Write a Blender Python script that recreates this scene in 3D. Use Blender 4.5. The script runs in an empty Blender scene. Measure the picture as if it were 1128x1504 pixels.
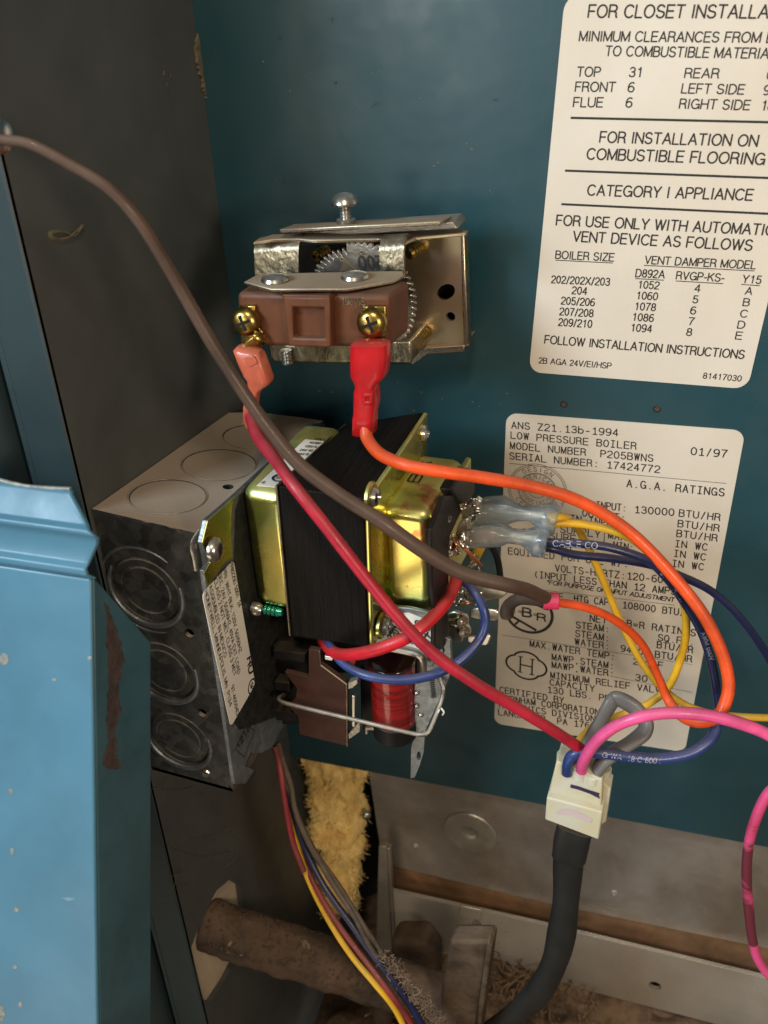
import bpy, bmesh, math, random
from mathutils import Vector, Matrix, noise
from mathutils.geometry import tessellate_polygon
random.seed(7)
S = 0.07                      # one working unit of this script is 7 cm
scene = bpy.context.scene
C = scene.collection

# ------------------------------------------------------------------ camera, world, lamps
FPX = 1417.66                 # focal length in pixels of the 1128 x 1504 picture
MR = ((0.94221, 0.13195, -0.30795), (0.33182, -0.49438, 0.80342), (-0.04623, -0.85917, -0.50959))
CAM = Vector((2.4054, -4.2502, 1.6574))
AX = [Vector((r[0], -r[1], -r[2])) for r in MR]
cd = bpy.data.cameras.new('camera'); cam = bpy.data.objects.new('camera', cd); C.objects.link(cam)
m3 = Matrix((AX[0], AX[1], AX[2]))
cam.matrix_world = Matrix.Translation(CAM * S) @ m3.to_quaternion().to_matrix().to_4x4()
cd.sensor_fit = 'VERTICAL'; cd.sensor_height = 36; cd.sensor_width = 27
cd.lens = 36 * FPX / 1504; cd.clip_start = 0.005; cd.clip_end = 20
cd.dof.use_dof = True; cd.dof.focus_distance = 4.4 * S; cd.dof.aperture_fstop = 20
scene.camera = cam

W = bpy.data.worlds.new('World'); scene.world = W; W.use_nodes = True
bg = W.node_tree.nodes['Background']; bg.inputs[0].default_value = (0.80, 0.72, 0.62, 1); bg.inputs[1].default_value = 0.155
def lamp(name, loc, target, size, power, col, sy=None):
    d = bpy.data.lights.new(name, 'AREA'); d.energy = power; d.color = col; d.size = size * S
    if sy: d.shape = 'RECTANGLE'; d.size_y = sy * S
    o = bpy.data.objects.new(name, d); C.objects.link(o)
    o.location = Vector(loc) * S
    o.rotation_euler = (Vector(target) - Vector(loc)).to_track_quat('-Z', 'Y').to_euler()
    return o
lamp('basement_lamp', (2.6, -6.0, 6.6), (1.2, 0, -1.2), 0.95, 1.30, (1.0, 0.86, 0.69))
lamp('floor_bounce_fill', (-.6, -6.2, -4.4), (1.2, 0, -2.0), 3.2, .34, (1.0, 0.84, 0.62))  # added area light standing in for bounce off an unseen floor
lamp('window_light', (-3.6, -7.5, 4.2), (-0.4, -2.0, -1.5), 2.6, 4.7, (0.70, 0.86, 1.0))
lamp('right_fill_light', (5.0, -4.9, 1.0), (.6, -.6, -2.0), 1.0, 0.80, (1.0, 0.84, 0.66))  # unseen soft fill from the right, raised to brighten the door return
lamp('panel_gloss_light', (-0.9, -6.2, 0.9), (1.0, 0, 0.6), 1.2, 0.26, (1.0, 0.93, 0.85))  # added light, placed so its reflection gives the back panel a sheen
scene.view_settings.view_transform = 'Standard'; scene.view_settings.look = 'None'
scene.view_settings.exposure = 0; scene.view_settings.gamma = 1
scene.render.engine = 'CYCLES'

# ------------------------------------------------------------------ helpers
def ray(u, v):
    a, b = (u - 564) / FPX, (v - 752) / FPX
    return Vector([r[0] * a + r[1] * b + r[2] for r in MR])
def P(u, v, ax, val):
    """point of the plane x/y/z = val that stands at this place of the photograph"""
    d = ray(u, v)
    return CAM + d * ((val - CAM[ax]) / d[ax])
def X(u, v, val): return P(u, v, 0, val)
def Y(u, v, val): return P(u, v, 1, val)
def Z(u, v, val): return P(u, v, 2, val)
def srgb(c): return tuple(((x / 255) / 12.92 if x / 255 <= .04045 else ((x / 255 + .055) / 1.055) ** 2.4) for x in c)

MATS = {}
def mat(name, col, rough=.5, metal=0., var=.0, vs=6., bump=0., bs=30., dust=0., dcol=(.18, .135, .095), col2=None,
        spec=.5, trans=0., coat=0., sss=0., stretch=None, rvar=0., chips=0., chipcol=(.25, .2, .12), cs=4., ior=1.45, spangle=0., spcol=None):
    m = bpy.data.materials.new(name); m.use_nodes = True
    nt = m.node_tree; N = nt.nodes; L = nt.links; b = N['Principled BSDF']
    b.inputs['Base Color'].default_value = (*col, 1); b.inputs['Roughness'].default_value = rough
    b.inputs['Metallic'].default_value = metal; b.inputs['Specular IOR Level'].default_value = spec
    b.inputs['Transmission Weight'].default_value = trans; b.inputs['Coat Weight'].default_value = coat; b.inputs['IOR'].default_value = ior
    if sss: b.inputs['Subsurface Weight'].default_value = sss; b.inputs['Subsurface Radius'].default_value = (.004, .003, .002); b.inputs['Subsurface Scale'].default_value = .3
    tc = N.new('ShaderNodeTexCoord'); mp = N.new('ShaderNodeMapping'); L.new(tc.outputs['Object'], mp.inputs[0])
    k = 1 / S
    st = stretch or (1, 1, 1); mp.inputs['Scale'].default_value = (k * st[0], k * st[1], k * st[2])
    def noise_(sc, det=4, dist=0., off=0):
        n = N.new('ShaderNodeTexNoise'); n.inputs['Scale'].default_value = sc; n.inputs['Detail'].default_value = det
        n.inputs['Distortion'].default_value = dist; n.inputs['Roughness'].default_value = .6
        if off:
            a = N.new('ShaderNodeVectorMath'); a.operation = 'ADD'; a.inputs[1].default_value = (off, off * 2, off * 3)
            L.new(mp.outputs[0], a.inputs[0]); L.new(a.outputs[0], n.inputs['Vector'])
        else: L.new(mp.outputs[0], n.inputs['Vector'])
        return n.outputs[0]
    def ramp(src, a, c_):
        r = N.new('ShaderNodeMapRange'); r.inputs[1].default_value = a; r.inputs[2].default_value = c_
        L.new(src, r.inputs[0]); return r.outputs[0]
    def mix(fac, c1, c2):
        x = N.new('ShaderNodeMix'); x.data_type = 'RGBA'; L.new(fac, x.inputs[0])
        for i, c_ in ((6, c1), (7, c2)):
            if isinstance(c_, tuple): x.inputs[i].default_value = (*c_, 1)
            else: L.new(c_, x.inputs[i])
        return x.outputs[2]
    cur = col; rg = None
    if var or col2:
        c2 = col2 or tuple(min(1, c_ * (1 - var)) for c_ in col)
        cur = mix(ramp(noise_(vs, 5, .3), .36, .64), cur, c2)
    if spangle:
        vo = N.new('ShaderNodeTexVoronoi'); vo.inputs['Scale'].default_value = spangle; L.new(mp.outputs[0], vo.inputs['Vector'])
        sx_ = N.new('ShaderNodeSeparateXYZ'); L.new(vo.outputs['Color'], sx_.inputs[0])
        cur = mix(ramp(sx_.outputs[0], .0, 1.6), cur, spcol)
    if chips:
        f = ramp(noise_(cs, 6, .8, 3.1), 1 - chips, 1 - chips + .03)
        cur = mix(f, cur, chipcol)
    if dust:
        g = N.new('ShaderNodeNewGeometry'); sp = N.new('ShaderNodeSeparateXYZ'); L.new(g.outputs['Normal'], sp.inputs[0])
        up = ramp(sp.outputs[2], .25, .95)
        mu = N.new('ShaderNodeMath'); mu.operation = 'MULTIPLY'; L.new(up, mu.inputs[0]); L.new(ramp(noise_(5, 6, .5, 7.7), .25 - .2 * dust, .62 - .3 * dust), mu.inputs[1])
        m2 = N.new('ShaderNodeMath'); m2.operation = 'MULTIPLY'; m2.inputs[1].default_value = min(1, dust); L.new(mu.outputs[0], m2.inputs[0])
        cur = mix(m2.outputs[0], cur, dcol)
        rr = N.new('ShaderNodeMapRange'); rr.inputs[3].default_value = rough; rr.inputs[4].default_value = .9; L.new(m2.outputs[0], rr.inputs[0]); rg = rr.outputs[0]
        if metal:
            mm = N.new('ShaderNodeMapRange'); mm.inputs[3].default_value = metal; mm.inputs[4].default_value = 0; L.new(m2.outputs[0], mm.inputs[0]); L.new(mm.outputs[0], b.inputs['Metallic'])
    if not isinstance(cur, tuple): L.new(cur, b.inputs['Base Color'])
    if rvar:
        q = N.new('ShaderNodeMapRange'); q.inputs[1].default_value = .3; q.inputs[2].default_value = .7; L.new(noise_(vs * 1.7, 5, .2, 1.3), q.inputs[0])
        q.inputs[3].default_value = max(.03, rough - rvar); q.inputs[4].default_value = min(1, rough + rvar)
        if rg:
            ad = N.new('ShaderNodeMath'); ad.operation = 'MAXIMUM'; L.new(q.outputs[0], ad.inputs[0]); L.new(rg, ad.inputs[1]); rg = ad.outputs[0]
        else: rg = q.outputs[0]
    if rg: L.new(rg, b.inputs['Roughness'])
    if bump:
        bp = N.new('ShaderNodeBump'); bp.inputs['Strength'].default_value = bump; bp.inputs['Distance'].default_value = .0012
        L.new(noise_(bs, 4), bp.inputs['Height']); L.new(bp.outputs[0], b.inputs['Normal'])
    MATS[name] = m; return m

TEAL = (.014, .052, .064)
mat('teal_paint', TEAL, .36, col2=(.021, .055, .065), vs=2.2, bump=.22, bs=2.6, rvar=.10, chips=.285, chipcol=(.045, .08, .08), cs=11)
mat('door_paint_lit', (.060, .165, .235), .44, var=.2, vs=1.5, bump=.2, bs=3, rvar=.1, chips=.29, chipcol=(.14, .24, .28), cs=6, coat=0.)  # same paint as the back panel, lightened for the light on it
mat('flange_paint_dimmed', (.019, .034, .037), .42, var=.2, vs=2, bump=.05, bs=50)  # same paint as the jacket, darkened to offset the window light on it
mat('side_paint', (.070, .074, .069), .5, var=.3, vs=1.3, bump=.05, bs=60, rvar=.1, chips=.285, chipcol=(.07, .062, .045), cs=6)
mat('return_paint_shaded', (.040, .105, .130), .42, var=.25, vs=3, bump=.08, bs=12, rvar=.1, chips=.27, chipcol=(.10, .15, .16), cs=8)  # same paint as the door face, a darker copy for its shaded side
mat('rust', (.070, .046, .040), .85, var=.5, vs=20, bump=.4)
mat('bare_edge', (.27, .28, .25), .6, metal=.3, var=.5, vs=20)
mat('dry_glue', (.135, .115, .07), .8, var=.4, vs=15, bump=.6, bs=20)
mat('shade_black', (.004, .004, .004), .9)  # flat black standing in for shade in screw recesses and the box
mat('label_paper', (.61, .55, .46), .48, col2=(.56, .49, .39), vs=1.1, bump=.02, bs=20, chips=.28, chipcol=(.5, .42, .30), cs=3)
mat('sticker_paper', (.66, .62, .54), .45, var=.06, vs=5, chips=.27, chipcol=(.45, .4, .32))
mat('label_ink', (.018, .014, .012), .6)
mat('grey_ink', (.16, .13, .10), .6)
mat('steel', (.44, .41, .36), .30, metal=1, var=.35, vs=9, bump=.08, bs=60, rvar=.12, dust=.55)
mat('galvanised', (.30, .29, .265), .36, metal=.88, col2=(.17, .172, .165), vs=5, spangle=22., spcol=(.035, .036, .036), bump=.12, bs=40, rvar=.14, dust=1.05, dcol=(.30, .235, .17))
mat('zinc_grey', (.30, .32, .33), .40, metal=.8, var=.3, vs=4, spangle=30., spcol=(.14, .15, .155), bump=.1, bs=60, rvar=.1)
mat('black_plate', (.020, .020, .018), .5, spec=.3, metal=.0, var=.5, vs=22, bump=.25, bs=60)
mat('yellow_zinc', (.84, .69, .18), .23, metal=1, col2=(.52, .60, .22), vs=3.2, chips=.40, chipcol=(.62, .28, .10), cs=2.6, bump=.03, bs=12, rvar=.09, dust=.35)
mat('bracket_zinc', (.60, .52, .35), .27, metal=1, col2=(.36, .27, .22), vs=3, bump=.05, bs=30, rvar=.1, dust=.8, dcol=(.26, .20, .13))
mat('pink_zinc', (.74, .56, .46), .34, metal=1, col2=(.74, .66, .38), vs=2.6, bump=.03, bs=20, rvar=.10, dust=.1)
mat('cast_zinc', (.56, .50, .34), .28, metal=1, col2=(.22, .19, .14), vs=16, bump=.3, bs=30, stretch=(1.6, 1, .9), rvar=.1, dust=.4)
mat('brass', (.50, .34, .09), .28, metal=1, var=.4, vs=16, bump=.05)
mat('bolt_steel', (.62, .59, .54), .22, metal=1, var=.4, vs=16, bump=.05, dust=.2)
mat('solder', (.80, .76, .68), .24, metal=1, col2=(.50, .40, .30), vs=14, bump=.2, bs=30)
mat('tinned_blade', (.80, .76, .66), .36, metal=1, var=.3, vs=14)
mat('copper_strand', (.65, .26, .12), .3, metal=1, var=.3, vs=30)
mat('lamination_steel', (.0095, .008, .007), .5, metal=.0, spec=.14, var=.5, vs=6, stretch=(18, .4, .4), bump=.6, bs=7, dust=.05, dcol=(.045, .038, .03))
mat('lamination_end', (.33, .29, .22), .4, metal=1, var=.4, vs=20)
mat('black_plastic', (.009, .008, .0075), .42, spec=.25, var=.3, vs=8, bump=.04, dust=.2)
mat('board_black', (.014, .011, .010), .42, spec=.3, var=.35, vs=8, bump=.03)
mat('brown_bakelite', (.112, .040, .017), .46, spec=.3, var=.3, vs=6, bump=.07, bs=50, dust=.3, rvar=.08)
mat('brown_board', (.050, .020, .013), .55, spec=.2, var=.25, vs=10, bump=.06, bs=60, dust=.2)
mat('coil_red', (.27, .006, .005), .26, var=.7, vs=8, stretch=(.3, .3, 14), bump=.12, bs=6, coat=.6)
mat('coil_tape', (.02, .006, .005), .2, var=.2, coat=.4)
def plastic(n, c, r=.41, **k):
    a = dict(var=.38, vs=5, bump=.12, bs=16, spec=.42, dust=.24, rvar=.10, coat=.06); a.update(k); return mat(n, c, r, **a)
plastic('cable_brown', (.078, .044, .029), .5, dust=.3)
plastic('cable_end_brown', (.050, .028, .017), .7)
plastic('wire_crimson', (.43, .014, .034))
plastic('wire_red', (.55, .010, .020))
plastic('wire_orange', (.80, .088, .014), .42)
plastic('wire_blue', (.024, .050, .18), .3)
plastic('wire_navy', (.012, .018, .065), .32)
plastic('wire_yellow', (.74, .42, .022), .4, var=.2)
plastic('wire_pink', (.80, .10, .29), .33)
plastic('wire_pink_dirty', (.74, .09, .26), .4, col2=(.50, .05, .13), vs=3.2, stretch=(.3, .3, 1), var=.3, dust=.3, chips=.50, chipcol=(.13, .022, .035), cs=1.5)
plastic('wire_grey', (.135, .13, .125), .42, var=.25)
plastic('wire_maroon', (.25, .025, .03), .5, dust=.4)
plastic('wire_black', (.012, .012, .013), .45)
plastic('dusty_grey_wire', (.10, .075, .055), .9, var=.5, vs=18, dust=.9, bump=.6, coat=0., dcol=(.13, .095, .065))
plastic('sleeve_black', (.017, .017, .016), .5, spec=.3, var=.3, dust=.35, bump=.15, bs=10)
plastic('red_vinyl', (.50, .010, .014), .3, sss=.15, coat=.25)
plastic('coral_vinyl', (.52, .115, .06), .38, sss=.2, coat=.25)
plastic('magenta_band', (.68, .035, .11), .4)
mat('pale_blue_nylon', (.66, .69, .68), .24, var=.25, vs=5, trans=.80, sss=.05, bump=.2, bs=7, col2=(.42, .53, .60), spec=.5, coat=.2)
mat('nylon_white', (.66, .66, .56), .32, var=.10, vs=4, sss=.3, trans=.25, col2=(.66, .58, .36), bump=.04, bs=12)
mat('marker_ink', (.03, .02, .06), .5); mat('faded_ink', (.50, .40, .40), .5)
mat('wire_print', (.40, .40, .44), .5)
mat('green_screw', (.04, .34, .23), .25, metal=.7)
mat('fibreglass', (.95, .74, .30), .95, col2=(.85, .58, .19), vs=5, bump=1., bs=14)
mat('plate_steel', (.46, .42, .37), .34, metal=.65, col2=(.29, .245, .20), vs=1.6, bump=.12, bs=12, rvar=.14)
mat('lower_steel', (.60, .56, .49), .35, metal=.55, col2=(.48, .43, .35), vs=1.5, bump=.05, bs=14, rvar=.1)
mat('brown_gasket', (.25, .135, .065), .8, var=.4, vs=5, bump=.2)
mat('pipe_rust', (.095, .055, .034), .78, metal=.1, col2=(.022, .015, .011), vs=4.2, chips=.36, chipcol=(.20, .14, .09), cs=7, bump=1., bs=7, dust=.35, dcol=(.17, .11, .065))
mat('fitting_iron', (.105, .072, .046), .85, metal=.1, spec=.2, col2=(.045, .03, .02), vs=6, bump=.9, bs=12, dust=.5, dcol=(.16, .11, .07))
mat('debris', (.25, .165, .10), .95, col2=(.09, .058, .036), vs=7, bump=1., bs=16)
mat('beige_beyond', (.50, .40, .28), .7, var=.3, vs=2.5, bump=.15)
mat('washer_disc', (.42, .39, .33), .36, metal=.55, var=.25, vs=8, bump=.1)

def mesh_from(bm, name, m, smooth=35):
    bmesh.ops.recalc_face_normals(bm, faces=bm.faces)
    me = bpy.data.meshes.new(name); bm.to_mesh(me); bm.free()
    if smooth:
        me.polygons.foreach_set('use_smooth', [True] * len(me.polygons)); me.set_sharp_from_angle(angle=math.radians(smooth))
    me.materials.append(MATS[m]); return me
def obj(name, bm, m, parent=None, bevel=0., seg=2, smooth=35, label=None):
    """links the shapes of bm (given in working units, world axes) as one object"""
    root = parent; base = Vector((0, 0, 0))
    while root: base = base + root.location; root = root.parent
    if not parent:
        lo = Vector([min(v.co[i] for v in bm.verts) for i in range(3)]); hi = Vector([max(v.co[i] for v in bm.verts) for i in range(3)])
        base = Vector(((lo.x + hi.x) / 2, (lo.y + hi.y) / 2, lo.z)) * S
    for v in bm.verts: v.co = v.co * S - base
    o = bpy.data.objects.new(name, mesh_from(bm, name, m, smooth)); C.objects.link(o)
    if parent: o.parent = parent
    else: o.location = base
    if bevel:
        b = o.modifiers.new('bevel', 'BEVEL'); b.width = bevel * S; b.segments = seg; b.limit_method = 'ANGLE'; b.angle_limit = math.radians(38)
    if label: o['label'] = label
    return o
def thing(name, label, cat, loc, group=None):
    o = bpy.data.objects.new(name, None); C.objects.link(o); o.location = Vector(loc) * S; o.empty_display_size = .005
    o['label'] = label; o['category'] = cat
    if group: o['group'] = group
    return o
def tag(o, label, cat, group=None):
    o['label'] = label; o['category'] = cat
    if group: o['group'] = group
    return o
def struct(o): o['kind'] = 'structure'; return o
def B(): return bmesh.new()

def sheet(bm, loops, t):
    """flat sheet: outer loop and hole loops of 3-D points, thickness vector t"""
    loops = [[Vector(p) for p in l] for l in loops]
    flat = [p for l in loops for p in l]
    tris = tessellate_polygon(loops)
    f = [bm.verts.new(p) for p in flat]; b = [bm.verts.new(p + t) for p in flat]
    for a in tris:
        try: bm.faces.new([f[i] for i in a]); bm.faces.new([b[i] for i in reversed(a)])
        except ValueError: pass
    k = 0
    for l in loops:
        n = len(l)
        for i in range(n):
            j = (i + 1) % n; bm.faces.new((f[k + i], f[k + j], b[k + j], b[k + i]))
        k += n
def poly(bm, pts, t):
    pts = [Vector(p) for p in pts]; f = [bm.verts.new(p) for p in pts]; b = [bm.verts.new(p + t) for p in pts]; n = len(pts)
    bm.faces.new(f); bm.faces.new(b[::-1])
    for i in range(n): j = (i + 1) % n; bm.faces.new((f[i], f[j], b[j], b[i]))
def pxs(bm, px, ax, val, t):
    """slab whose face lies on the plane ax = val, thickness t away from the viewer's side"""
    tv = Vector((-t, 0, 0)) if ax == 0 else Vector((0, t, 0)) if ax == 1 else Vector((0, 0, -t))
    poly(bm, [P(u, v, ax, val) for u, v in px], tv)
def circ(c, n, r, k=24, r2=None, a0=0):
    n = Vector(n).normalized(); a = n.orthogonal().normalized()
    if abs(n.z) < .9: a = Vector((0, 0, 1)).cross(n).normalized()
    b = n.cross(a); r2 = r2 or r
    return [Vector(c) + a * r * math.cos(a0 + 2 * math.pi * i / k) + b * r2 * math.sin(a0 + 2 * math.pi * i / k) for i in range(k)]
def box(bm, lo, hi):
    lo = Vector(lo); hi = Vector(hi)
    poly(bm, [(lo.x, lo.y, lo.z), (hi.x, lo.y, lo.z), (hi.x, lo.y, hi.z), (lo.x, lo.y, hi.z)], Vector((0, hi.y - lo.y, 0)))
def hexa(bm, p):       # p: front TL TR BR BL, back TL TR BR BL
    v = [bm.verts.new(q) for q in p]
    for f in ((0, 1, 2, 3), (7, 6, 5, 4), (0, 4, 5, 1), (1, 5, 6, 2), (2, 6, 7, 3), (3, 7, 4, 0)): bm.faces.new([v[i] for i in f])
def lathe(bm, c, axis, prof, n=24):
    axis = Vector(axis).normalized(); a = axis.orthogonal().normalized(); b = axis.cross(a); rings = []
    for r, h in prof:
        if r < 1e-6: rings.append([bm.verts.new(Vector(c) + axis * h)])
        else: rings.append([bm.verts.new(Vector(c) + axis * h + a * r * math.cos(2 * math.pi * i / n) + b * r * math.sin(2 * math.pi * i / n)) for i in range(n)])
    for q, w in zip(rings, rings[1:]):
        for i in range(n):
            j = (i + 1) % n
            if len(q) == 1 and len(w) == 1: continue
            if len(q) == 1: bm.faces.new((q[0], w[i], w[j]))
            elif len(w) == 1: bm.faces.new((q[i], q[j], w[0]))
            else: bm.faces.new((q[i], q[j], w[j], w[i]))
    for r in (rings[0], rings[-1]):
        if len(r) > 1: bm.faces.new(r)
def cyl(bm, a, b, r, n=20, r2=None):
    a = Vector(a); b = Vector(b); lathe(bm, a, b - a, [(r, 0), (r2 or r, (b - a).length)], n)
def spline(pts, k=8):
    pts = [Vector(p) for p in pts]; e = [pts[0] * 2 - pts[1]] + pts + [pts[-1] * 2 - pts[-2]]; out = []
    for i in range(1, len(e) - 2):
        p0, p1, p2, p3 = e[i - 1:i + 3]
        for j in range(k):
            t = j / k; out.append(.5 * ((2 * p1) + (p2 - p0) * t + (2 * p0 - 5 * p1 + 4 * p2 - p3) * t * t + (3 * p1 - p0 - 3 * p2 + p3) * t ** 3))
    out.append(pts[-1]); return out
def frames(c):
    fr = []; n = None
    for i, p in enumerate(c):
        t = (c[min(i + 1, len(c) - 1)] - c[max(i - 1, 0)]).normalized()
        if n is None: n = t.orthogonal().normalized()
        n = (n - t * n.dot(t)).normalized(); fr.append((p, t, n, t.cross(n)))
    return fr
def tube(bm, pts, r, n=12, k=8, flat=1., raw=False, wob=0.):
    c = pts if raw else spline(pts, k)
    fr = frames(c); rings = []
    for i, (p, t, a, b) in enumerate(fr):
        rr = r(i / (len(fr) - 1)) if callable(r) else r
        if wob: rr *= 1 + wob * noise.noise(p * 9) ; p = p + Vector((noise.noise(p * 3), noise.noise(p * 3 + Vector((5, 1, 2))), noise.noise(p * 3 + Vector((2, 8, 3))))) * wob * .05
        rings.append([bm.verts.new(p + a * rr * math.cos(2 * math.pi * j / n) + b * rr * flat * math.sin(2 * math.pi * j / n)) for j in range(n)])
    for q, w in zip(rings, rings[1:]):
        for i in range(n): j = (i + 1) % n; bm.faces.new((q[i], q[j], w[j], w[i]))
    bm.faces.new(rings[0]); bm.faces.new(rings[-1]); return c
def loft(bm, secs, u, v, n=20, e=4.):
    """rounded-rectangle sections: (centre, half width along u, half height along v)"""
    u = Vector(u).normalized(); v = Vector(v).normalized(); rings = []
    for c, a, b in secs:
        ring = []
        for i in range(n):
            th = 2 * math.pi * (i + .5) / n; cx, sy = math.cos(th), math.sin(th)
            k = (abs(cx) ** e + abs(sy) ** e) ** (-1 / e); ring.append(bm.verts.new(Vector(c) + u * a * cx * k + v * b * sy * k))
        rings.append(ring)
    for q, w in zip(rings, rings[1:]):
        for i in range(n): j = (i + 1) % n; bm.faces.new((q[i], q[j], w[j], w[i]))
    bm.faces.new(rings[0]); bm.faces.new(rings[-1])

# ---- lettering: a small single-line alphabet (centre lines, capital height 1), set as thin flat print
def _arc(cx, cy, rx, ry, a0, a1, n=9):
    return [(cx + rx * math.cos(math.radians(a0 + (a1 - a0) * i / n)), cy + ry * math.sin(math.radians(a0 + (a1 - a0) * i / n))) for i in range(n + 1)]
GL = {
 ' ': (.30, []), 'A': (.70, [[(0, 0), (.35, 1), (.70, 0)], [(.12, .34), (.58, .34)]]),
 'B': (.60, [[(0, 0), (0, 1), (.34, 1)] + _arc(.34, .765, .22, .235, 90, -90) + [(0, .53)], [(.34, .53)] + _arc(.35, .265, .25, .265, 90, -90) + [(0, 0)]]),
 'C': (.70, [_arc(.38, .5, .38, .5, 42, 318, 16)]), 'D': (.66, [[(0, 0), (0, 1), (.27, 1)] + _arc(.27, .5, .39, .5, 90, -90, 14) + [(0, 0)]]),
 'E': (.56, [[(.56, 0), (0, 0), (0, 1), (.55, 1)], [(0, .53), (.50, .53)]]), 'F': (.53, [[(0, 0), (0, 1), (.53, 1)], [(0, .50), (.46, .50)]]),
 'G': (.74, [_arc(.38, .5, .38, .5, 42, 325, 16) + [(.74, .20), (.74, .46), (.44, .46)], [(.74, .3), (.74, 0)]]),
 'H': (.66, [[(0, 0), (0, 1)], [(.66, 0), (.66, 1)], [(0, .52), (.66, .52)]]), 'I': (.14, [[(.07, 0), (.07, 1)]]),
 'J': (.44, [[(.44, 1), (.44, .25)] + _arc(.22, .23, .22, .23, 0, -180)]), 'K': (.63, [[(0, 0), (0, 1)], [(.61, 1), (0, .38)], [(.22, .60), (.63, 0)]]),
 'L': (.50, [[(0, 1), (0, 0), (.50, 0)]]), 'M': (.76, [[(0, 0), (0, 1), (.38, .05), (.76, 1), (.76, 0)]]), 'N': (.66, [[(0, 0), (0, 1), (.66, 0), (.66, 1)]]),
 'O': (.78, [_arc(.39, .5, .39, .5, 0, 360, 22)]), 'P': (.58, [[(0, 0), (0, 1), (.32, 1)] + _arc(.32, .735, .26, .265, 90, -90) + [(0, .47)]]),
 'Q': (.78, [_arc(.39, .5, .39, .5, 0, 360, 22), [(.48, .22), (.76, -.04)]]), 'R': (.62, [[(0, 0), (0, 1), (.34, 1)] + _arc(.34, .75, .24, .25, 90, -90) + [(0, .50)], [(.36, .50), (.56, .38), (.58, .12), (.64, 0)]]),
 'S': (.60, [_arc(.30, .745, .27, .255, 25, 190, 10) + [(.12, .56), (.46, .46)] + _arc(.31, .26, .29, .26, 40, -165, 12)]), 'T': (.62, [[(0, 1), (.62, 1)], [(.31, 1), (.31, 0)]]),
 'U': (.64, [[(0, 1), (0, .32)] + _arc(.32, .32, .32, .32, 180, 360, 12) + [(.64, 1)]]), 'V': (.66, [[(0, 1), (.33, 0), (.66, 1)]]), 'W': (.94, [[(0, 1), (.24, 0), (.47, .97), (.70, 0), (.94, 1)]]),
 'X': (.64, [[(0, 0), (.64, 1)], [(0, 1), (.64, 0)]]), 'Y': (.64, [[(0, 1), (.32, .44), (.64, 1)], [(.32, .44), (.32, 0)]]), 'Z': (.60, [[(0, 1), (.60, 1), (0, 0), (.60, 0)]]),
 '0': (.50, [_arc(.25, .5, .25, .5, 0, 360, 20)]), '1': (.50, [[(.10, .80), (.22, .84), (.30, 1), (.30, 0)]]),
 '2': (.50, [_arc(.25, .73, .25, .27, 170, -40, 12) + [(.04, .12), (0, 0), (.50, 0)]]), '3': (.50, [_arc(.25, .75, .22, .25, 160, -80, 10) + [(.20, .53)], [(.20, .53)] + _arc(.25, .26, .25, .26, 85, -160, 12)]),
 '4': (.52, [[(.38, 0), (.38, 1), (0, .28), (.52, .28)]]), '5': (.50, [[(.45, 1), (.09, 1), (.04, .52)] + _arc(.25, .31, .25, .31, 130, -155, 14)]),
 '6': (.50, [_arc(.25, .30, .25, .30, 0, 360, 16), _arc(.30, .5, .30, .5, 180, 60, 10)]), '7': (.50, [[(0, 1), (.50, 1), (.26, .5), (.16, 0)]]),
 '8': (.50, [_arc(.25, .755, .21, .245, 0, 360, 16), _arc(.25, .26, .25, .26, 0, 360, 16)]), '9': (.50, [_arc(.25, .70, .25, .30, 0, 360, 16), _arc(.20, .5, .30, .5, 0, -120, 10)]),
 '/': (.28, [[(0, -.05), (.28, 1.02)]]), '-': (.28, [[(0, .38), (.28, .38)]]), '.': (.06, [[(0, .03), (.07, .03)]]), ',': (.06, [[(.04, .06), (0, -.14)]]), ':': (.06, [[(0, .05), (.07, .05)], [(0, .62), (.07, .62)]]),
 '(': (.2, [_arc(.5, .45, .45, .6, 130, 230, 6)]), ')': (.2, [_arc(-.3, .45, .45, .6, 50, -50, 6)]), '=': (.4, [[(0, .30), (.4, .30)], [(0, .56), (.4, .56)]]), '*': (.3, [[(.15, .98), (.15, .64)], [(0, .9), (.3, .72)], [(0, .72), (.3, .9)]]),
 '|': (.02, [[(0, -.1), (0, 1.1)]]), 'b': (.48, [[(0, 1), (0, 0)], _arc(.24, .33, .24, .33, 0, 360, 16)])}
GAP = .20
def _quads(lines, w):
    out = []
    for l in lines:
        for a, b in zip(l, l[1:]):
            dx, dy = b[0] - a[0], b[1] - a[1]; L = math.hypot(dx, dy)
            if L < 1e-7: continue
            dx /= L; dy /= L; e = w * .32; h = w / 2
            out.append([(a[0] - dx * e - dy * h, a[1] - dy * e + dx * h), (a[0] - dx * e + dy * h, a[1] - dy * e - dx * h), (b[0] + dx * e + dy * h, b[1] + dy * e - dx * h), (b[0] + dx * e - dy * h, b[1] + dy * e + dx * h)])
    return out
def _lay(s, mono):
    """list of (x offset, x scale, lines) in capital heights and the total width"""
    x = 0; out = []
    for ch in s:
        w, ls = GL[ch]
        if mono:
            if ch in 'I1': ls = ls + [[(-.12 if ch == 'I' else .10, 0), (.26 if ch == 'I' else .50, 0)]] + ([[(-.12, 1), (.26, 1)]] if ch == 'I' else [])
            k = .54 / max(w, .45) if w > .2 else 1; off = (.54 - w * k) / 2
            out.append((x + off, k, ls)); x += .78
        else: out.append((x, 1, ls)); x += w + (GAP if ch != ' ' else .14)
    return out, x - (.24 if mono else GAP)
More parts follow.
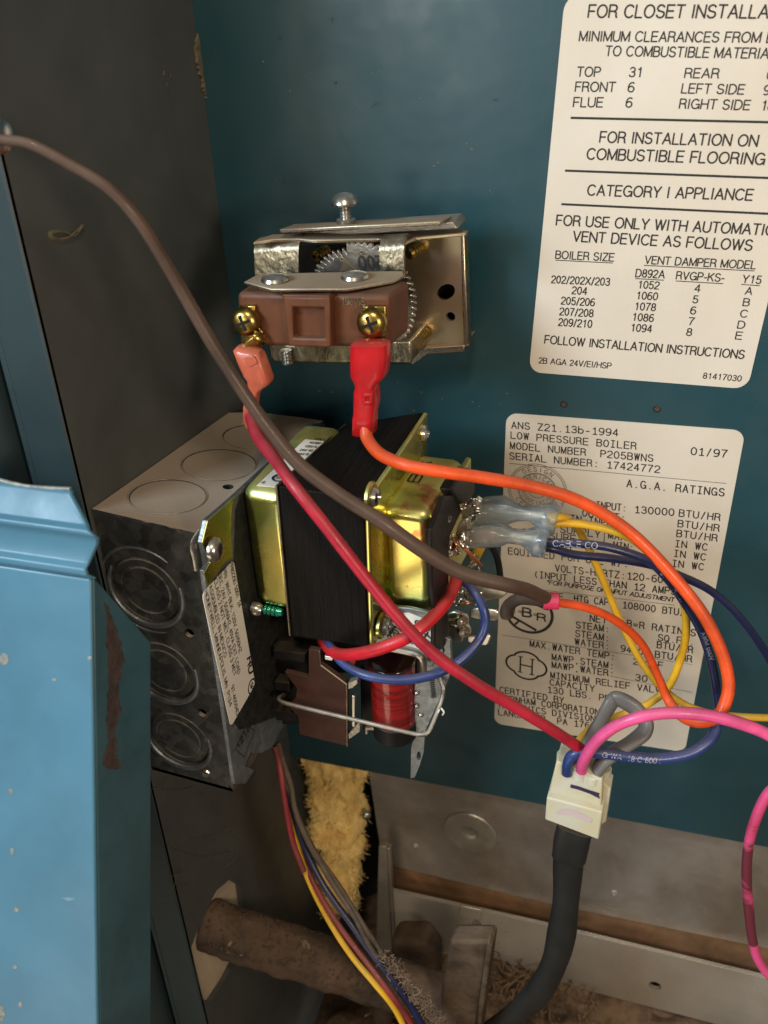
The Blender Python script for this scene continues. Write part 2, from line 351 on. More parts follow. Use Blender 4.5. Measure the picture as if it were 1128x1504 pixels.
def text(bm, s, A, E, n, h, mono=False, shear=0., sub=None, bold=0, lift=.0035, t=0., wt=None):
    """string s from A so that it (or its part sub) ends at E, on a surface with normal n, capital height h"""
    A = Vector(A); E = Vector(E); d = (E - A); ln = d.length; d.normalize(); n = Vector(n).normalized(); up = n.cross(d).normalized()
    sx = ln / _lay(sub or s, mono)[1]; w = h * ((.12 if mono else .128) + bold * 1.6) if wt is None else wt; k = 0
    for off, kx, ls in _lay(s, mono)[0]:
        L = [[((off + x * kx) * sx + shear * y * h, y * h) for x, y in l] for l in ls]
        for q in _quads(L, w):
            k += 1; bm.faces.new([bm.verts.new(A + d * x + up * y + n * (lift + (k % 5) * .00012)) for x, y in q])
def stroke(bm, pts, n, w, lift=.0035, closed=False):
    pts = [Vector(p) for p in pts]; n = Vector(n).normalized(); m = len(pts); L = []
    for i, p in enumerate(pts):
        a = pts[(i - 1) % m] if (closed or i) else p; b = pts[(i + 1) % m] if (closed or i < m - 1) else p
        s = n.cross((b - a).normalized()) * w / 2; L.append((bm.verts.new(p - s + n * lift), bm.verts.new(p + s + n * lift)))
    for i in range(m if closed else m - 1): a, b = L[i], L[(i + 1) % m]; bm.faces.new((a[0], b[0], b[1], a[1]))
def wire_text(bm, curve, s, t0, size, r, flip=False):
    """letters laid on the side of a wire that faces the open front of the cabinet"""
    cum = [0]
    for a, b in zip(curve, curve[1:]): cum.append(cum[-1] + (b - a).length)
    def at(l):
        l = max(0, min(cum[-1] - 1e-5, l))
        for i in range(len(cum) - 1):
            if cum[i + 1] >= l: f = (l - cum[i]) / (cum[i + 1] - cum[i]); return curve[i].lerp(curve[i + 1], f), (curve[i + 1] - curve[i]).normalized()
    l0 = t0 * cum[-1]; out = Vector((.45, -.85, .42)).normalized(); k = 0
    for off, kx, ls in _lay(s, False)[0]:
        for q in _quads([[((off + x) * size * 1.15, y * size) for x, y in l] for l in ls], size * .105):
            vv = []; k += 1
            for x, y in q:
                p, t = at(l0 + x); n = (out - t * out.dot(t)).normalized(); side = n.cross(t); ang = (y - size / 2) / r
                vv.append(bm.verts.new(p + (n * math.cos(ang) + side * math.sin(ang)) * (r + .0012 + (k % 5) * .0002)))
            bm.faces.new(vv)
NY = Vector((0, -1, 0)); NX = Vector((1, 0, 0)); NZ = Vector((0, 0, 1))
def rot_pts(pts, c, ang, n):
    q = Matrix.Rotation(ang, 3, n); return [q @ (p - c) + c for p in pts]
def screw_head(parent, name, c, n, r, m, h=None, cross=False, slot=False, ang=.4):
    b = B(); h = h or r * .6; n = Vector(n).normalized()
    lathe(b, c, n, [(r, 0), (r * 1.0, h * .25), (r * .9, h * .62), (r * .6, h * .92), (r * .25, h), (0, h)], 28)
    o = obj(name, b, m, parent)
    if cross or slot:
        b = B(); a = Matrix.Rotation(ang, 3, n) @ n.orthogonal().normalized(); w = n.cross(a)
        for q, z in (((a, w), 0), ((w, a), 1)) if cross else (((a, w), 0),):
            p0, p1 = q; c0 = Vector(c) + n * (h * .62)
            k = .62 if cross else .95
            poly(b, [c0 + p0 * r * k + p1 * r * .1, c0 - p0 * r * k + p1 * r * .1, c0 - p0 * r * k - p1 * r * .1, c0 + p0 * r * k - p1 * r * .1], n * (h * .40 + z * .0007))
        obj('screw_recess', b, 'shade_black', o if parent else None)
    return o
# ------------------------------------------------------------------ the cabinet
# back panel of the jacket (plane y = 0), with two small screw holes
bm = B()
h1 = circ(Y(828, 594, 0), NY, .018, 16); h2 = circ(Y(965, 601, 0), NY, .018, 16)
sheet(bm, [[(-.02, 0, 2.6), (4.6, 0, 2.6), (4.6, 0, -2.86), (-.02, 0, -3.1)], h1, h2], Vector((0, .03, 0)))
back = struct(obj('back_panel', bm, 'teal_paint', smooth=0))
for q in (h1, h2):
    c = sum(q, Vector()) / len(q); bm = B(); lathe(bm, c + Vector((0, .012, 0)), NY, [(.017, 0), (.014, .006), (.004, .004), (0, .002)], 16)
    obj('hole_plug', bm, 'fitting_iron', back)
# side panel (plane x = 0) with the slot the pipe comes through
slot = [X(u, v, 0) for u, v in ((281, 1392), (296, 1350), (318, 1308), (338, 1291), (352, 1300), (357, 1335), (356, 1370), (350, 1402), (330, 1440), (309, 1472), (298, 1470), (288, 1435))]
bm = B()
sheet(bm, [[(0, -1.44, 2.8), (0, .95, 2.8), (0, .95, -6.2), (0, -1.44, -6.2)], slot], Vector((-.03, 0, 0)))
side = struct(obj('side_panel', bm, 'side_paint', smooth=0))
bm = B()
L_ = [(287, 48), (291, 60), (297, 74), (301, 88), (307, 100), (311, 114), (312, 130), (306, 146), (303, 152), (298, 136), (294, 118), (290, 104), (287, 90), (284, 70)]
L_ = [(a_[0] + (b_[0] - a_[0]) * k / 4 + random.gauss(0, 1.0), a_[1] + (b_[1] - a_[1]) * k / 4 + random.gauss(0, 1.2)) for a_, b_ in zip(L_, L_[1:] + L_[:1]) for k in range(4)]
poly(bm, [X(u, v, 0) + Vector((.014, 0, 0)) for u, v in L_], Vector((-.0138, 0, 0)))
obj('glue_smear', bm, 'dry_glue', side, bevel=.005)
bm = B()
tube(bm, [X(u, v, .004) for u, v in ((112, 340), (100, 349), (88, 352), (76, 349), (74, 342), (86, 339), (98, 341), (108, 345), (118, 335), (121, 330))], lambda t: .012 * (1 - .5 * t), 8, flat=.5)
obj('glue_smear', bm, 'dry_glue', side)
bm = B(); box(bm, (-.08, -1.40, -7), (-.034, -.5, -2.5)); struct(obj('slot_backing_plate', bm, 'beige_beyond'))  # beige plate set close behind the slot so it catches light
# front flange of the side panel: a strip that faces the room, and its return
bm = B()
poly(bm, [(.0, -1.445, 2.8), (.0, -1.445, -6.2), (-.205, -1.445, -6.2), (-.205, -1.445, 2.8)], Vector((0, .03, 0)))
obj('front_flange', bm, 'flange_paint_dimmed', side, bevel=.008)
bm = B()
poly(bm, [(-.205, -1.44, 2.8), (-.205, -1.44, -6.2), (-.235, -1.44, -6.2), (-.235, -1.44, 2.8)], Vector((0, .35, 0)))
obj('flange_return', bm, 'flange_paint_dimmed', side, bevel=.006)
# outer jacket skin beyond the flange, with a rolled vertical edge
bm = B()
prof = [(-1.9, -1.20), (-.47, -1.20)] + [(-.47 + .20 * math.sin(a), -1.38 + .18 * math.cos(a)) for a in [i * math.pi / 14 for i in range(1, 15)]] + [(-.52, -1.56), (-1.9, -1.56)]
poly(bm, [(x, y, 2.8) for x, y in prof], Vector((0, 0, -9)))
struct(obj('outer_jacket', bm, 'flange_paint_dimmed', smooth=50))
bm = B(); box(bm, (-.60, -1.14, -6.2), (-.236, -1.10, 2.8)); struct(obj('recess_shade_sheet', bm, 'black_plastic'))  # black sheet behind the gap, the shade put into its colour

# loose front door panel, leaning out at the bottom
DN = None
T0 = Y(133, 850, -1.86); T1 = Y(143, 1504, -2.44); ed = (T1 - T0).normalized()
xl = Vector((-1, -.04, .0)); door = thing('door_panel', 'blue painted sheet metal door panel with a rolled top edge and chipped paint, leaning in the left foreground', 'panel', T1)
bot = T0 + ed * 3.0
nrm = xl.cross(ed).normalized()
if nrm.y > 0: nrm = -nrm
bm = B()
poly(bm, [T0, bot, bot + xl * 1.6, T0 + xl * 1.6], -nrm * .022)
obj('door_face', bm, 'door_paint_lit', door, bevel=.014, seg=3)
# rolled top: two shallow steps ending in a raw edge
upv = -ed
fold = [(0, .0), (.012, .012), (.10, .045), (.145, .052), (.165, .035), (.28, .004), (.315, -.03)]
bm = B(); rows = []
ends = [.0, .012, .045, .045, .03, -.07, -.11]
fold = [(0, 0), (.022, .030), (.045, .034), (.065, .012), (.14, .008), (.165, .020), (.182, .040), (.198, .040), (.212, .018), (.31, .0), (.325, -.012)]
ends = [.02, .004, .0, .002, .035, .045, .040, .02, .0, -.075, -.085]
for (a, o_), e_ in zip(fold, ends): rows.append([T0 + upv * a + nrm * o_ - xl * e_ + xl * s * (1.6) for s in (0, .02, .05, .1, .2, .4, 1)])
g = [[bm.verts.new(p + nrm * .001) for p in r] for r in rows]
gb = [[bm.verts.new(p - nrm * .020) for p in r] for r in rows]
nr, nc = len(g), len(g[0])
for i in range(nr - 1):
    for j in range(nc - 1):
        bm.faces.new((g[i][j], g[i][j + 1], g[i + 1][j + 1], g[i + 1][j])); bm.faces.new((gb[i][j], gb[i + 1][j], gb[i + 1][j + 1], gb[i][j + 1]))
    bm.faces.new((g[i][0], g[i + 1][0], gb[i + 1][0], gb[i][0])); bm.faces.new((g[i][-1], gb[i][-1], gb[i + 1][-1], g[i + 1][-1]))
for j in range(nc - 1):
    bm.faces.new((g[0][j], gb[0][j], gb[0][j + 1], g[0][j + 1])); bm.faces.new((g[-1][j], g[-1][j + 1], gb[-1][j + 1], gb[-1][j]))
obj('rolled_top_edge', bm, 'door_paint_lit', door, bevel=.006, smooth=60)
bm = B()
tube(bm, [rows[-1][0] + (rows[-1][-1] - rows[-1][0]) * s for s in (0, .03, .06, .1, .2, 1)], .008, 8, wob=.5)
obj('bare_metal_edge', bm, 'bare_edge', door, smooth=60)
# side return of the door, cut back at the top
q0 = T0 + Vector((0, .012, -.03)); rd = Vector((-.02, 1, .0)).normalized()
def onret(u, v):     # on the plane of the return, through T0, spanned by ed and rd
    n = ed.cross(rd); d = ray(u, v); return CAM + d * ((T0 - CAM).dot(n) / d.dot(n))
bm = B()
r_ = [T0 - nrm * .022, onret(222, 943), onret(222, 1200), onret(222, 1504), onret(222, 1504) + ed * .8, bot - nrm * .022]
poly(bm, r_, Vector((-.022, 0, 0)))
ret = obj('side_return', bm, 'return_paint_shaded', door, bevel=.007)
bm = B(); n_ = ed.cross(rd).normalized()
if n_.x < 0: n_ = -n_
for px in (((154, 885), (163, 905), (172, 930), (181, 962), (178, 990), (172, 1010), (176, 1040), (168, 1075), (171, 1105), (176, 1128), (160, 1130), (152, 1122), (158, 1090), (157, 1040), (161, 985), (156, 930)),):
    px = [p for a_, b_ in zip(px, px[1:] + px[:1]) for p in [(a_[0] + (b_[0] - a_[0]) * k / 6 + random.gauss(0, 1.3), a_[1] + (b_[1] - a_[1]) * k / 6 + random.gauss(0, 1.5)) for k in range(6)]]
    poly(bm, [onret(u, v) + n_ * .0025 for u, v in px], -n_ * .002)
obj('rust_patch', bm, 'rust', ret)
bm = B()
for (u, v, a, b_) in ((6, 968, 7, 9), (15, 1162, 4, 4), (18, 1250, 3, 5), (24, 1336, 4, 4), (22, 1420, 3, 3), (30, 1475, 3, 4), (80, 998, 4, 2), (-4, 1490, 12, 15), (132, 966, 3, 3)):
    n = nrm; d0 = (T0 - CAM).dot(n)
    def on(uu, vv): d = ray(uu, vv); return CAM + d * (d0 / d.dot(n))
    K = 11; pts = []
    for i in range(K):
        th = 2 * math.pi * i / K; k = 1 + .45 * noise.noise(Vector((u + i * 1.3, v, 3)))
        pts.append(on(u + a * k * math.cos(th), v + b_ * k * math.sin(th)) + n * (.0012 if v > 830 else .05))
    if v > 830: poly(bm, pts, -n * .001)
obj('paint_chip', bm, 'bare_edge', door)
bm = B(); box(bm, (-3.0, -1.98, -6.4), (-.7, -1.9, -6.2)); bm.free()

# ------------------------------------------------------------------ below the back panel
PY = .13
bm = B()
top = [(.50, PY, -2.98), (4.6, PY, -2.7)]
lo = [Y(u, v, PY) for u, v in ((1128, 1393), (795, 1325), (562, 1268))]; lo.insert(0, lo[0] + (lo[0] - lo[1]) * .8)
dc = Y(691, 1222, PY); sheet(bm, [[Vector(top[0]), Vector(top[1])] + lo, circ(dc, NY, .05, 20)], Vector((0, .03, 0)))
burner = thing('burner_shield', 'grey brown sheet steel shield below the teal panel, with a round disc screwed to it', 'metal shield', (2, PY, -3.9))
obj('shield_plate', bm, 'plate_steel', burner, smooth=0)
bm = B(); lathe(bm, dc, NY, [(.175, 0), (.185, .006), (.178, .016), (.150, .018), (.06, .014), (.05, .006), (.022, .004), (0, .003)], 48)
obj('cover_disc', bm, 'washer_disc', burner)
for u, v in ((610, 1243), (902, 1312)):
    bm = B(); lathe(bm, Y(u, v, PY), NY, [(.028, 0), (.024, .008), (.008, .012), (.004, .004), (0, .003)], 18)
    obj('dimple', bm, 'plate_steel', burner)
for i, (u, v) in enumerate(((537, 1136), (538, 1195))):
    o = screw_head(burner, 'screw', Y(u, v, PY), NY, .040, 'bolt_steel', .04)
# brown gasket strip and lower steel rail
bm = B(); L_ = [(566, 1262), (795, 1318), (1128, 1388), (1240, 1412), (1240, 1475), (1128, 1445), (795, 1362), (566, 1308)]
pxs(bm, L_, 1, PY + .035, .05); tag(obj('gasket_strip', bm, 'brown_gasket', bevel=.006), 'long brown fibre strip between the burner shield and the steel rail', 'gasket')
bm = B()
hole = circ(Y(962, 1448, .02), NY, .042, 20)
sheet(bm, [[Y(u, v, .02) for u, v in ((562, 1306), (795, 1358), (1128, 1438), (1300, 1478), (1300, 1570), (1128, 1524), (860, 1454), (720, 1405), (562, 1400))], hole], Vector((0, .03, 0)))
rail = obj('steel_rail', bm, 'lower_steel', smooth=0); tag(rail, 'pale steel rail with one round hole running along the bottom right', 'rail')
bm = B(); pxs(bm, [(676, 1330), (706, 1337), (705, 1353), (674, 1346)], 1, .0, .02); obj('raised_tab', bm, 'lower_steel', rail, bevel=.006)
bm = B(); pxs(bm, [(556, 1243), (567, 1243), (576, 1400), (552, 1395)], 1, -.02, .05); 
pxs(bm, [(567, 1246), (572, 1246), (582, 1400), (576, 1400)], 1, .0, .05)
tag(obj('upright_strap', bm, 'plate_steel', bevel=.006), 'narrow vertical steel strap at the left end of the burner shield', 'strap')
bm = B(); box(bm, (-.02, .9, -7), (5, .95, -2.6)); struct(obj('burner_chamber_back', bm, 'black_plastic'))
# insulation
nx, nz = 34, 70; G = []; bm = B()
def ins_pt(s, t):
    w = .48 - .24 * t + .09 * noise.fractal(Vector((t * 6, 1, 0)), 1, 2, 4); x = .03 + .05 * t + s * w + .07 * noise.fractal(Vector((t * 7, s * 2, 4)), 1, 2, 4) ; z = -2.97 - t * 1.75
    d = .15 * noise.fractal(Vector((x * 4.2, 0, z * 1.5)), 1.0, 2.0, 6) + .02 * noise.noise(Vector((x * 20, 2, z * 9)))
    return Vector((x, max(.035 if z > -3.1 else -.2, .20 - .16 * min(1, min(s, 1 - s) * 4) ** .5 - d * .8), z))
for i in range(nx + 1): G.append([bm.verts.new(ins_pt(i / nx, j / nz)) for j in range(nz + 1)])
for i in range(nx):
    for j in range(nz): bm.faces.new((G[i][j], G[i + 1][j], G[i + 1][j + 1], G[i][j + 1]))
ins = thing('insulation_batt', 'strip of yellow fluffy fibreglass insulation hanging below the teal panel', 'insulation', (.3, .12, -3.8))
obj('fibre_mat', bm, 'fibreglass', ins)
bm = B()
for i in range(5200):
    s_, t_ = min(1, max(0, random.uniform(-.02, 1.02))), random.random(); p = ins_pt(s_, t_) + Vector((0, -.004, 0)); q = Vector((random.gauss(0, .8), -abs(random.gauss(0, .5)), random.gauss(0, 1.1))).normalized() * random.uniform(.02, .07)
    if p.z > -3.25: q.z = -abs(q.z); q.y = 0
    tube(bm, [p, p + q * .5 + Vector((0, -.008, 0)), p + q], .0014, 3, 1)
o = obj('loose_fibres', bm, 'fibreglass', ins); o['kind'] = 'stuff'

# gas pipe out of the slot
A0 = X(312, 1372, 0) + Vector((-.5, 0, 0)); 
pipe = thing('gas_pipe', 'thick rusty black iron pipe running out of the slot in the side panel', 'pipe', (0.6, A0.y, A0.z - .2))
PA = X(316, 1362, 0); PB = Y(690, 1482, -.93)
bm = B(); ax = (PB - PA).normalized(); PL = (PB - PA).length + .5; c = [PA - ax * .5 + ax * (PL * i / 140) for i in range(141)]
tube(bm, c, .150, 64, raw=True, wob=.03)
for v in bm.verts:
    p0 = PA + ax * (v.co - PA).dot(ax); o_ = (v.co - p0).normalized(); k = noise.fractal(v.co * 7, .9, 2, 5); v.co += o_ * (.009 * k + .014 * max(0, noise.noise(v.co * 16) - .12))
obj('pipe_body', bm, 'pipe_rust', pipe, smooth=60)
bm = B()
for i in range(260):
    t = random.random(); a_ = random.uniform(-.5, 1.3); p = PA + ax * t * 1.0 + Vector((0, -math.sin(a_), math.cos(a_))) * .168
    bmesh.ops.create_icosphere(bm, subdivisions=1, radius=random.uniform(.003, .009), matrix=Matrix.Translation(p))
o = obj('rust_flakes', bm, 'fitting_iron', pipe); o['kind'] = 'stuff'
# burner tray fittings
fit = thing('burner_bracket', 'upright dusty iron bracket at the right end of the rusty pipe', 'bracket', (1.2, -1.0, -4.8))
bm = B(); pxs(bm, [(661, 1383), (720, 1384), (716, 1412), (702, 1504), (697, 1560), (640, 1560), (648, 1450)], 1, -1.12, .12); obj('bracket_face', bm, 'fitting_iron', fit, bevel=.02)
bm = B(); pxs(bm, [(716, 1384), (723, 1390), (716, 1440), (704, 1530), (700, 1530), (702, 1480)], 1, -1.15, .12); obj('bracket_rib', bm, 'fitting_iron', fit, bevel=.01)
bm = B(); tube(bm, [Y(u, v, -.95) for u, v in ((663, 1383), (675, 1376), (690, 1366), (700, 1358))], lambda t: .02 + .02 * t, 8, wob=.6); obj('lint_tuft', bm, 'debris', fit)
bm = B(); cyl(bm, Y(562, 1455, -.7), Y(562, 1560, -.7), .07); tag(obj('support_leg', bm, 'pipe_rust'), 'short round iron post standing under the rusty pipe', 'post')
# dusty floor with debris
bm = B(); n1, n2 = 70, 60; G = []
for i in range(n1 + 1):
    row = []
    for j in range(n2 + 1):
        x = .1 + 4.4 * i / n1; y = -2.4 + 3.2 * j / n2; k = noise.fractal(Vector((x * 3, y * 3, 0)), .9, 2, 5)
        hump = -4.83 if x > .9 else -4.83 - (.9 - x) * .9
        row.append(bm.verts.new((x, y, hump + .10 * k)))
    G.append(row)
for i in range(n1):
    for j in range(n2): bm.faces.new((G[i][j], G[i + 1][j], G[i + 1][j + 1], G[i][j + 1]))
struct(obj('floor', bm, 'debris'))
bm = B()
for i in range(700):
    x = random.uniform(.7, 2.2); y = random.uniform(-1.1, .0); z = -4.72 + random.uniform(0, .12 if x < 1.9 else .04)
    p = Vector((x, y, z)); q = Vector((random.gauss(0, 1), random.gauss(0, 1), random.gauss(0, .5))).normalized() * random.uniform(.04, .13)
    w = Vector((random.gauss(0, 1), random.gauss(0, 1), random.gauss(0, 1))) * .02
    tube(bm, [p, p + q * .5 + w, p + q], random.uniform(.003, .008), 4, 3)
o = obj('lint_and_debris', bm, 'debris'); tag(o, 'tangle of brown lint, rust flakes and dust on the burner tray', 'debris'); o['kind'] = 'stuff'
bm = B(); pxs(bm, [(572, 1383), (622, 1384), (640, 1410), (640, 1460), (600, 1470), (575, 1440)], 1, -.35, .2); tag(obj('burner_casting', bm, 'pipe_rust', bevel=.05, seg=4), 'dark crusted burner casting behind the iron bracket', 'burner')

bm = B(); random.seed(5)
for k in range(16):
    u, v = random.choice(((236, 1150), (262, 1240), (250, 1280), (300, 1150), (280, 1210), (345, 1250))); u += random.gauss(0, 10); v += random.gauss(0, 14)
    p = X(u, v, .008); q = X(u + random.gauss(0, 22), v + random.gauss(0, 18), .008); tube(bm, [p, (p + q) / 2 + Vector((.012, 0, -.012)), q], .0013, 3, 3)
for k in range(26):
    u, v = random.choice(((240, 1165), (262, 1262), (276, 1270), (390, 1220), (340, 1220), (430, 1360), (60, 150), (150, 250), (190, 480), (250, 120))); bmesh.ops.create_icosphere(bm, subdivisions=1, radius=random.uniform(.003, .009), matrix=Matrix.Translation(X(u + random.gauss(0, 8), v + random.gauss(0, 10), .004)) @ Matrix.Diagonal((.4, 1, 1.6, 1)))
o = obj('cobweb_and_specks', bm, 'dry_glue'); tag(o, 'wisps of cobweb and specks of dirt stuck to the dark side panel', 'cobweb'); o['kind'] = 'stuff'
bm = B()
for k in range(60):
    u, v = random.uniform(360, 780), random.choice((random.uniform(20, 320), random.uniform(540, 610), random.uniform(1060, 1180)))
    bmesh.ops.create_icosphere(bm, subdivisions=1, radius=random.uniform(.0015, .0055), matrix=Matrix.Translation(Y(u, v, -.001)) @ Matrix.Diagonal((1.5, .3, 1, 1)))
for k in range(5):
    u, v = random.uniform(400, 760), random.uniform(20, 280); p = Y(u, v, -.003); q = p + Vector((random.gauss(0, .05), 0, random.gauss(0, .04))); tube(bm, [p, (p + q) / 2 + Vector((.01, -.004, .012)), q], .0010, 3, 3)
o = obj('dust_specks', bm, 'dry_glue'); tag(o, 'tiny dust specks and hairs scattered over the teal back panel', 'dust'); o['kind'] = 'stuff'
# ------------------------------------------------------------------ the two stickers on the back panel
def rounded(c4, r, k=6):
    out = []
    for i in range(4):
        p = c4[i]; a = (c4[i - 1] - p).normalized(); b = (c4[(i + 1) % 4] - p).normalized()
        for j in range(k + 1):
            t = j / k * math.pi / 2; out.append(p + a * r * (1 - math.sin(t)) + b * r * (1 - math.cos(t)))
    return out
TL = Y(830, -8, 0); BL = Y(777, 546, 0); BR = Y(1098, 571, 0); TR = TL + (BR - BL) * 1.01
tl = Vector((TL.x, -.004, TL.z))
lab = obj('clearance_label', (lambda b: (poly(b, [p + NY * .004 for p in rounded([TL, TR, BR, BL], .06)], Vector((0, .0035, 0))), b)[1])(B()), 'label_paper')
tag(lab, 'upper cream label headed FOR CLOSET INSTALLATION, running out of the right edge', 'label')
bm = B()
def t1(s, u0, v0, u1, v1, h, sub=None, mono=False, b=0, sh=0.06, M=None):
    a = Y(u0, v0, -.004); e = Y(u1, v1, -.004); hh = (Y(u0, v0 - h, -.004) - a).length
    text(M or bm, s, a, e, NY, hh, mono=mono, shear=sh, sub=sub, bold=b, lift=.0015)
def rule(u0, v0, u1, v1, w=.007, M=None, e=0):
    a = Y(u0, v0, -.004); b = Y(u1, v1, -.004); b = b + (b - a).normalized() * e; stroke(M or bm, [a, b], NY, w, .0012)
for r in (('FOR CLOSET INSTALLATION', 863.7, 25.4, 1127, 26.4, 18, 'FOR CLOSET INSTALLA'), ('MINIMUM CLEARANCES FROM BOILER', 850.7, 60, 1115.6, 62.2, 14, 'MINIMUM CLEARANCES FROM'),
          ('TO COMBUSTIBLE MATERIALS', 889, 81.6, 1114, 85.5, 14, 'TO COMBUSTIBLE MATERI'), ('TOP', 847.4, 112, 880.7, 112.2, 13.5), ('31', 924, 112.5, 942.7, 112.8, 13.5), ('REAR', 1005.3, 114, 1054.6, 114.6, 13.5), ('6', 1126, 116, 1134, 116.2, 13.5),
          ('FRONT', 844.8, 134, 902.6, 134.5, 13.5), ('6', 922, 134.7, 930.3, 134.9, 13.5), ('LEFT SIDE', 1000.7, 136.4, 1091.7, 138.2, 13.5), ('9', 1121, 139, 1129, 139.2, 13.5),
          ('FLUE', 842, 156.6, 884.6, 157.1, 13.5), ('6', 919, 157.2, 927.3, 157.4, 13.5), ('RIGHT SIDE', 997.5, 158.9, 1100, 161.2, 13.5), ('18', 1118, 161.4, 1134, 161.8, 13.5),
          ('FOR INSTALLATION ON', 880.7, 208.8, 1111.3, 214.8, 15.5), ('COMBUSTIBLE FLOORING', 861.8, 233.6, 1121.4, 241.6, 15.5), ('CATEGORY I APPLIANCE', 862.7, 286.4, 1104, 294, 15),
          ('FOR USE ONLY WITH AUTOMATIC', 817, 330.3, 1120.4, 344.8, 14.5, 'FOR USE ONLY WITH AUTOMATI'), ('VENT DEVICE AS FOLLOWS', 841.5, 354, 1103, 367.8, 14.5),
          ('BOILER SIZE', 816, 379.3, 901, 383.4, 11), ('VENT DAMPER MODEL', 947, 386.8, 1109, 394.8, 11), ('D892A', 933.5, 406.3, 975.3, 408.4, 11), ('RVGP-KS-', 993, 409.6, 1062.7, 413.5, 11), ('Y15', 1090, 414.8, 1116.5, 416.6, 11),
          ('202/202X/203', 810, 415.3, 894.7, 419.2, 10.5), ('1052', 937, 422.8, 967, 424.5, 10.5), ('4', 1020, 428.2, 1027.5, 428.6, 10.5), ('A', 1094.4, 432, 1103.5, 432.6, 10.5),
          ('204', 840, 431.3, 861.4, 432.7, 10.5), ('1060', 934.5, 438.8, 964.9, 440.5, 10.5), ('5', 1017, 444.5, 1024, 445, 10.5), ('B', 1091, 448.7, 1099.6, 449.2, 10.5),
          ('205/206', 824.3, 446.5, 872.5, 449.3, 10.5), ('1078', 932, 454.6, 962, 456.5, 10.5), ('6', 1013.8, 460.8, 1021, 461.2, 10.5), ('C', 1086.9, 465.4, 1096.6, 466, 10.5),
          ('207/208', 822, 462.4, 870.6, 465.3, 10.5), ('1086', 928.6, 470.3, 959, 472.3, 10.5), ('7', 1011, 476.8, 1018.4, 477.2, 10.5), ('D', 1083, 481.7, 1092.7, 482.4, 10.5),
          ('209/210', 820.3, 478, 868.6, 481, 10.5), ('1094', 926.4, 486, 956.4, 488, 10.5), ('8', 1008, 492.5, 1015, 493, 10.5), ('E', 1080, 497.7, 1088.8, 498.3, 10.5),
          ('FOLLOW INSTALLATION INSTRUCTIONS', 800, 503.9, 1091.7, 526.7, 11.5), ('2B AGA 24V/EI/HSP', 791.6, 533, 897, 541.2, 8), ('81417030', 1032.4, 555.4, 1087.8, 559.8, 8)):
    t1(*r, b=.012)
for r in ((816, 382, 900, 386.2), (946, 389.6, 1108, 397.8), (933, 409, 975, 411.4), (992.5, 412.5, 1062, 416.6), (1089, 417.6, 1116, 419.6)): rule(*r, w=.0035)
rule(838.3, 173, 1128, 179.4, .009, e=.2); rule(830, 250.5, 1128, 261.3, .009, e=.2); rule(824.6, 299.8, 1128, 313.8, .009, e=.2)
obj('printed_text', bm, 'label_ink', lab, smooth=0)

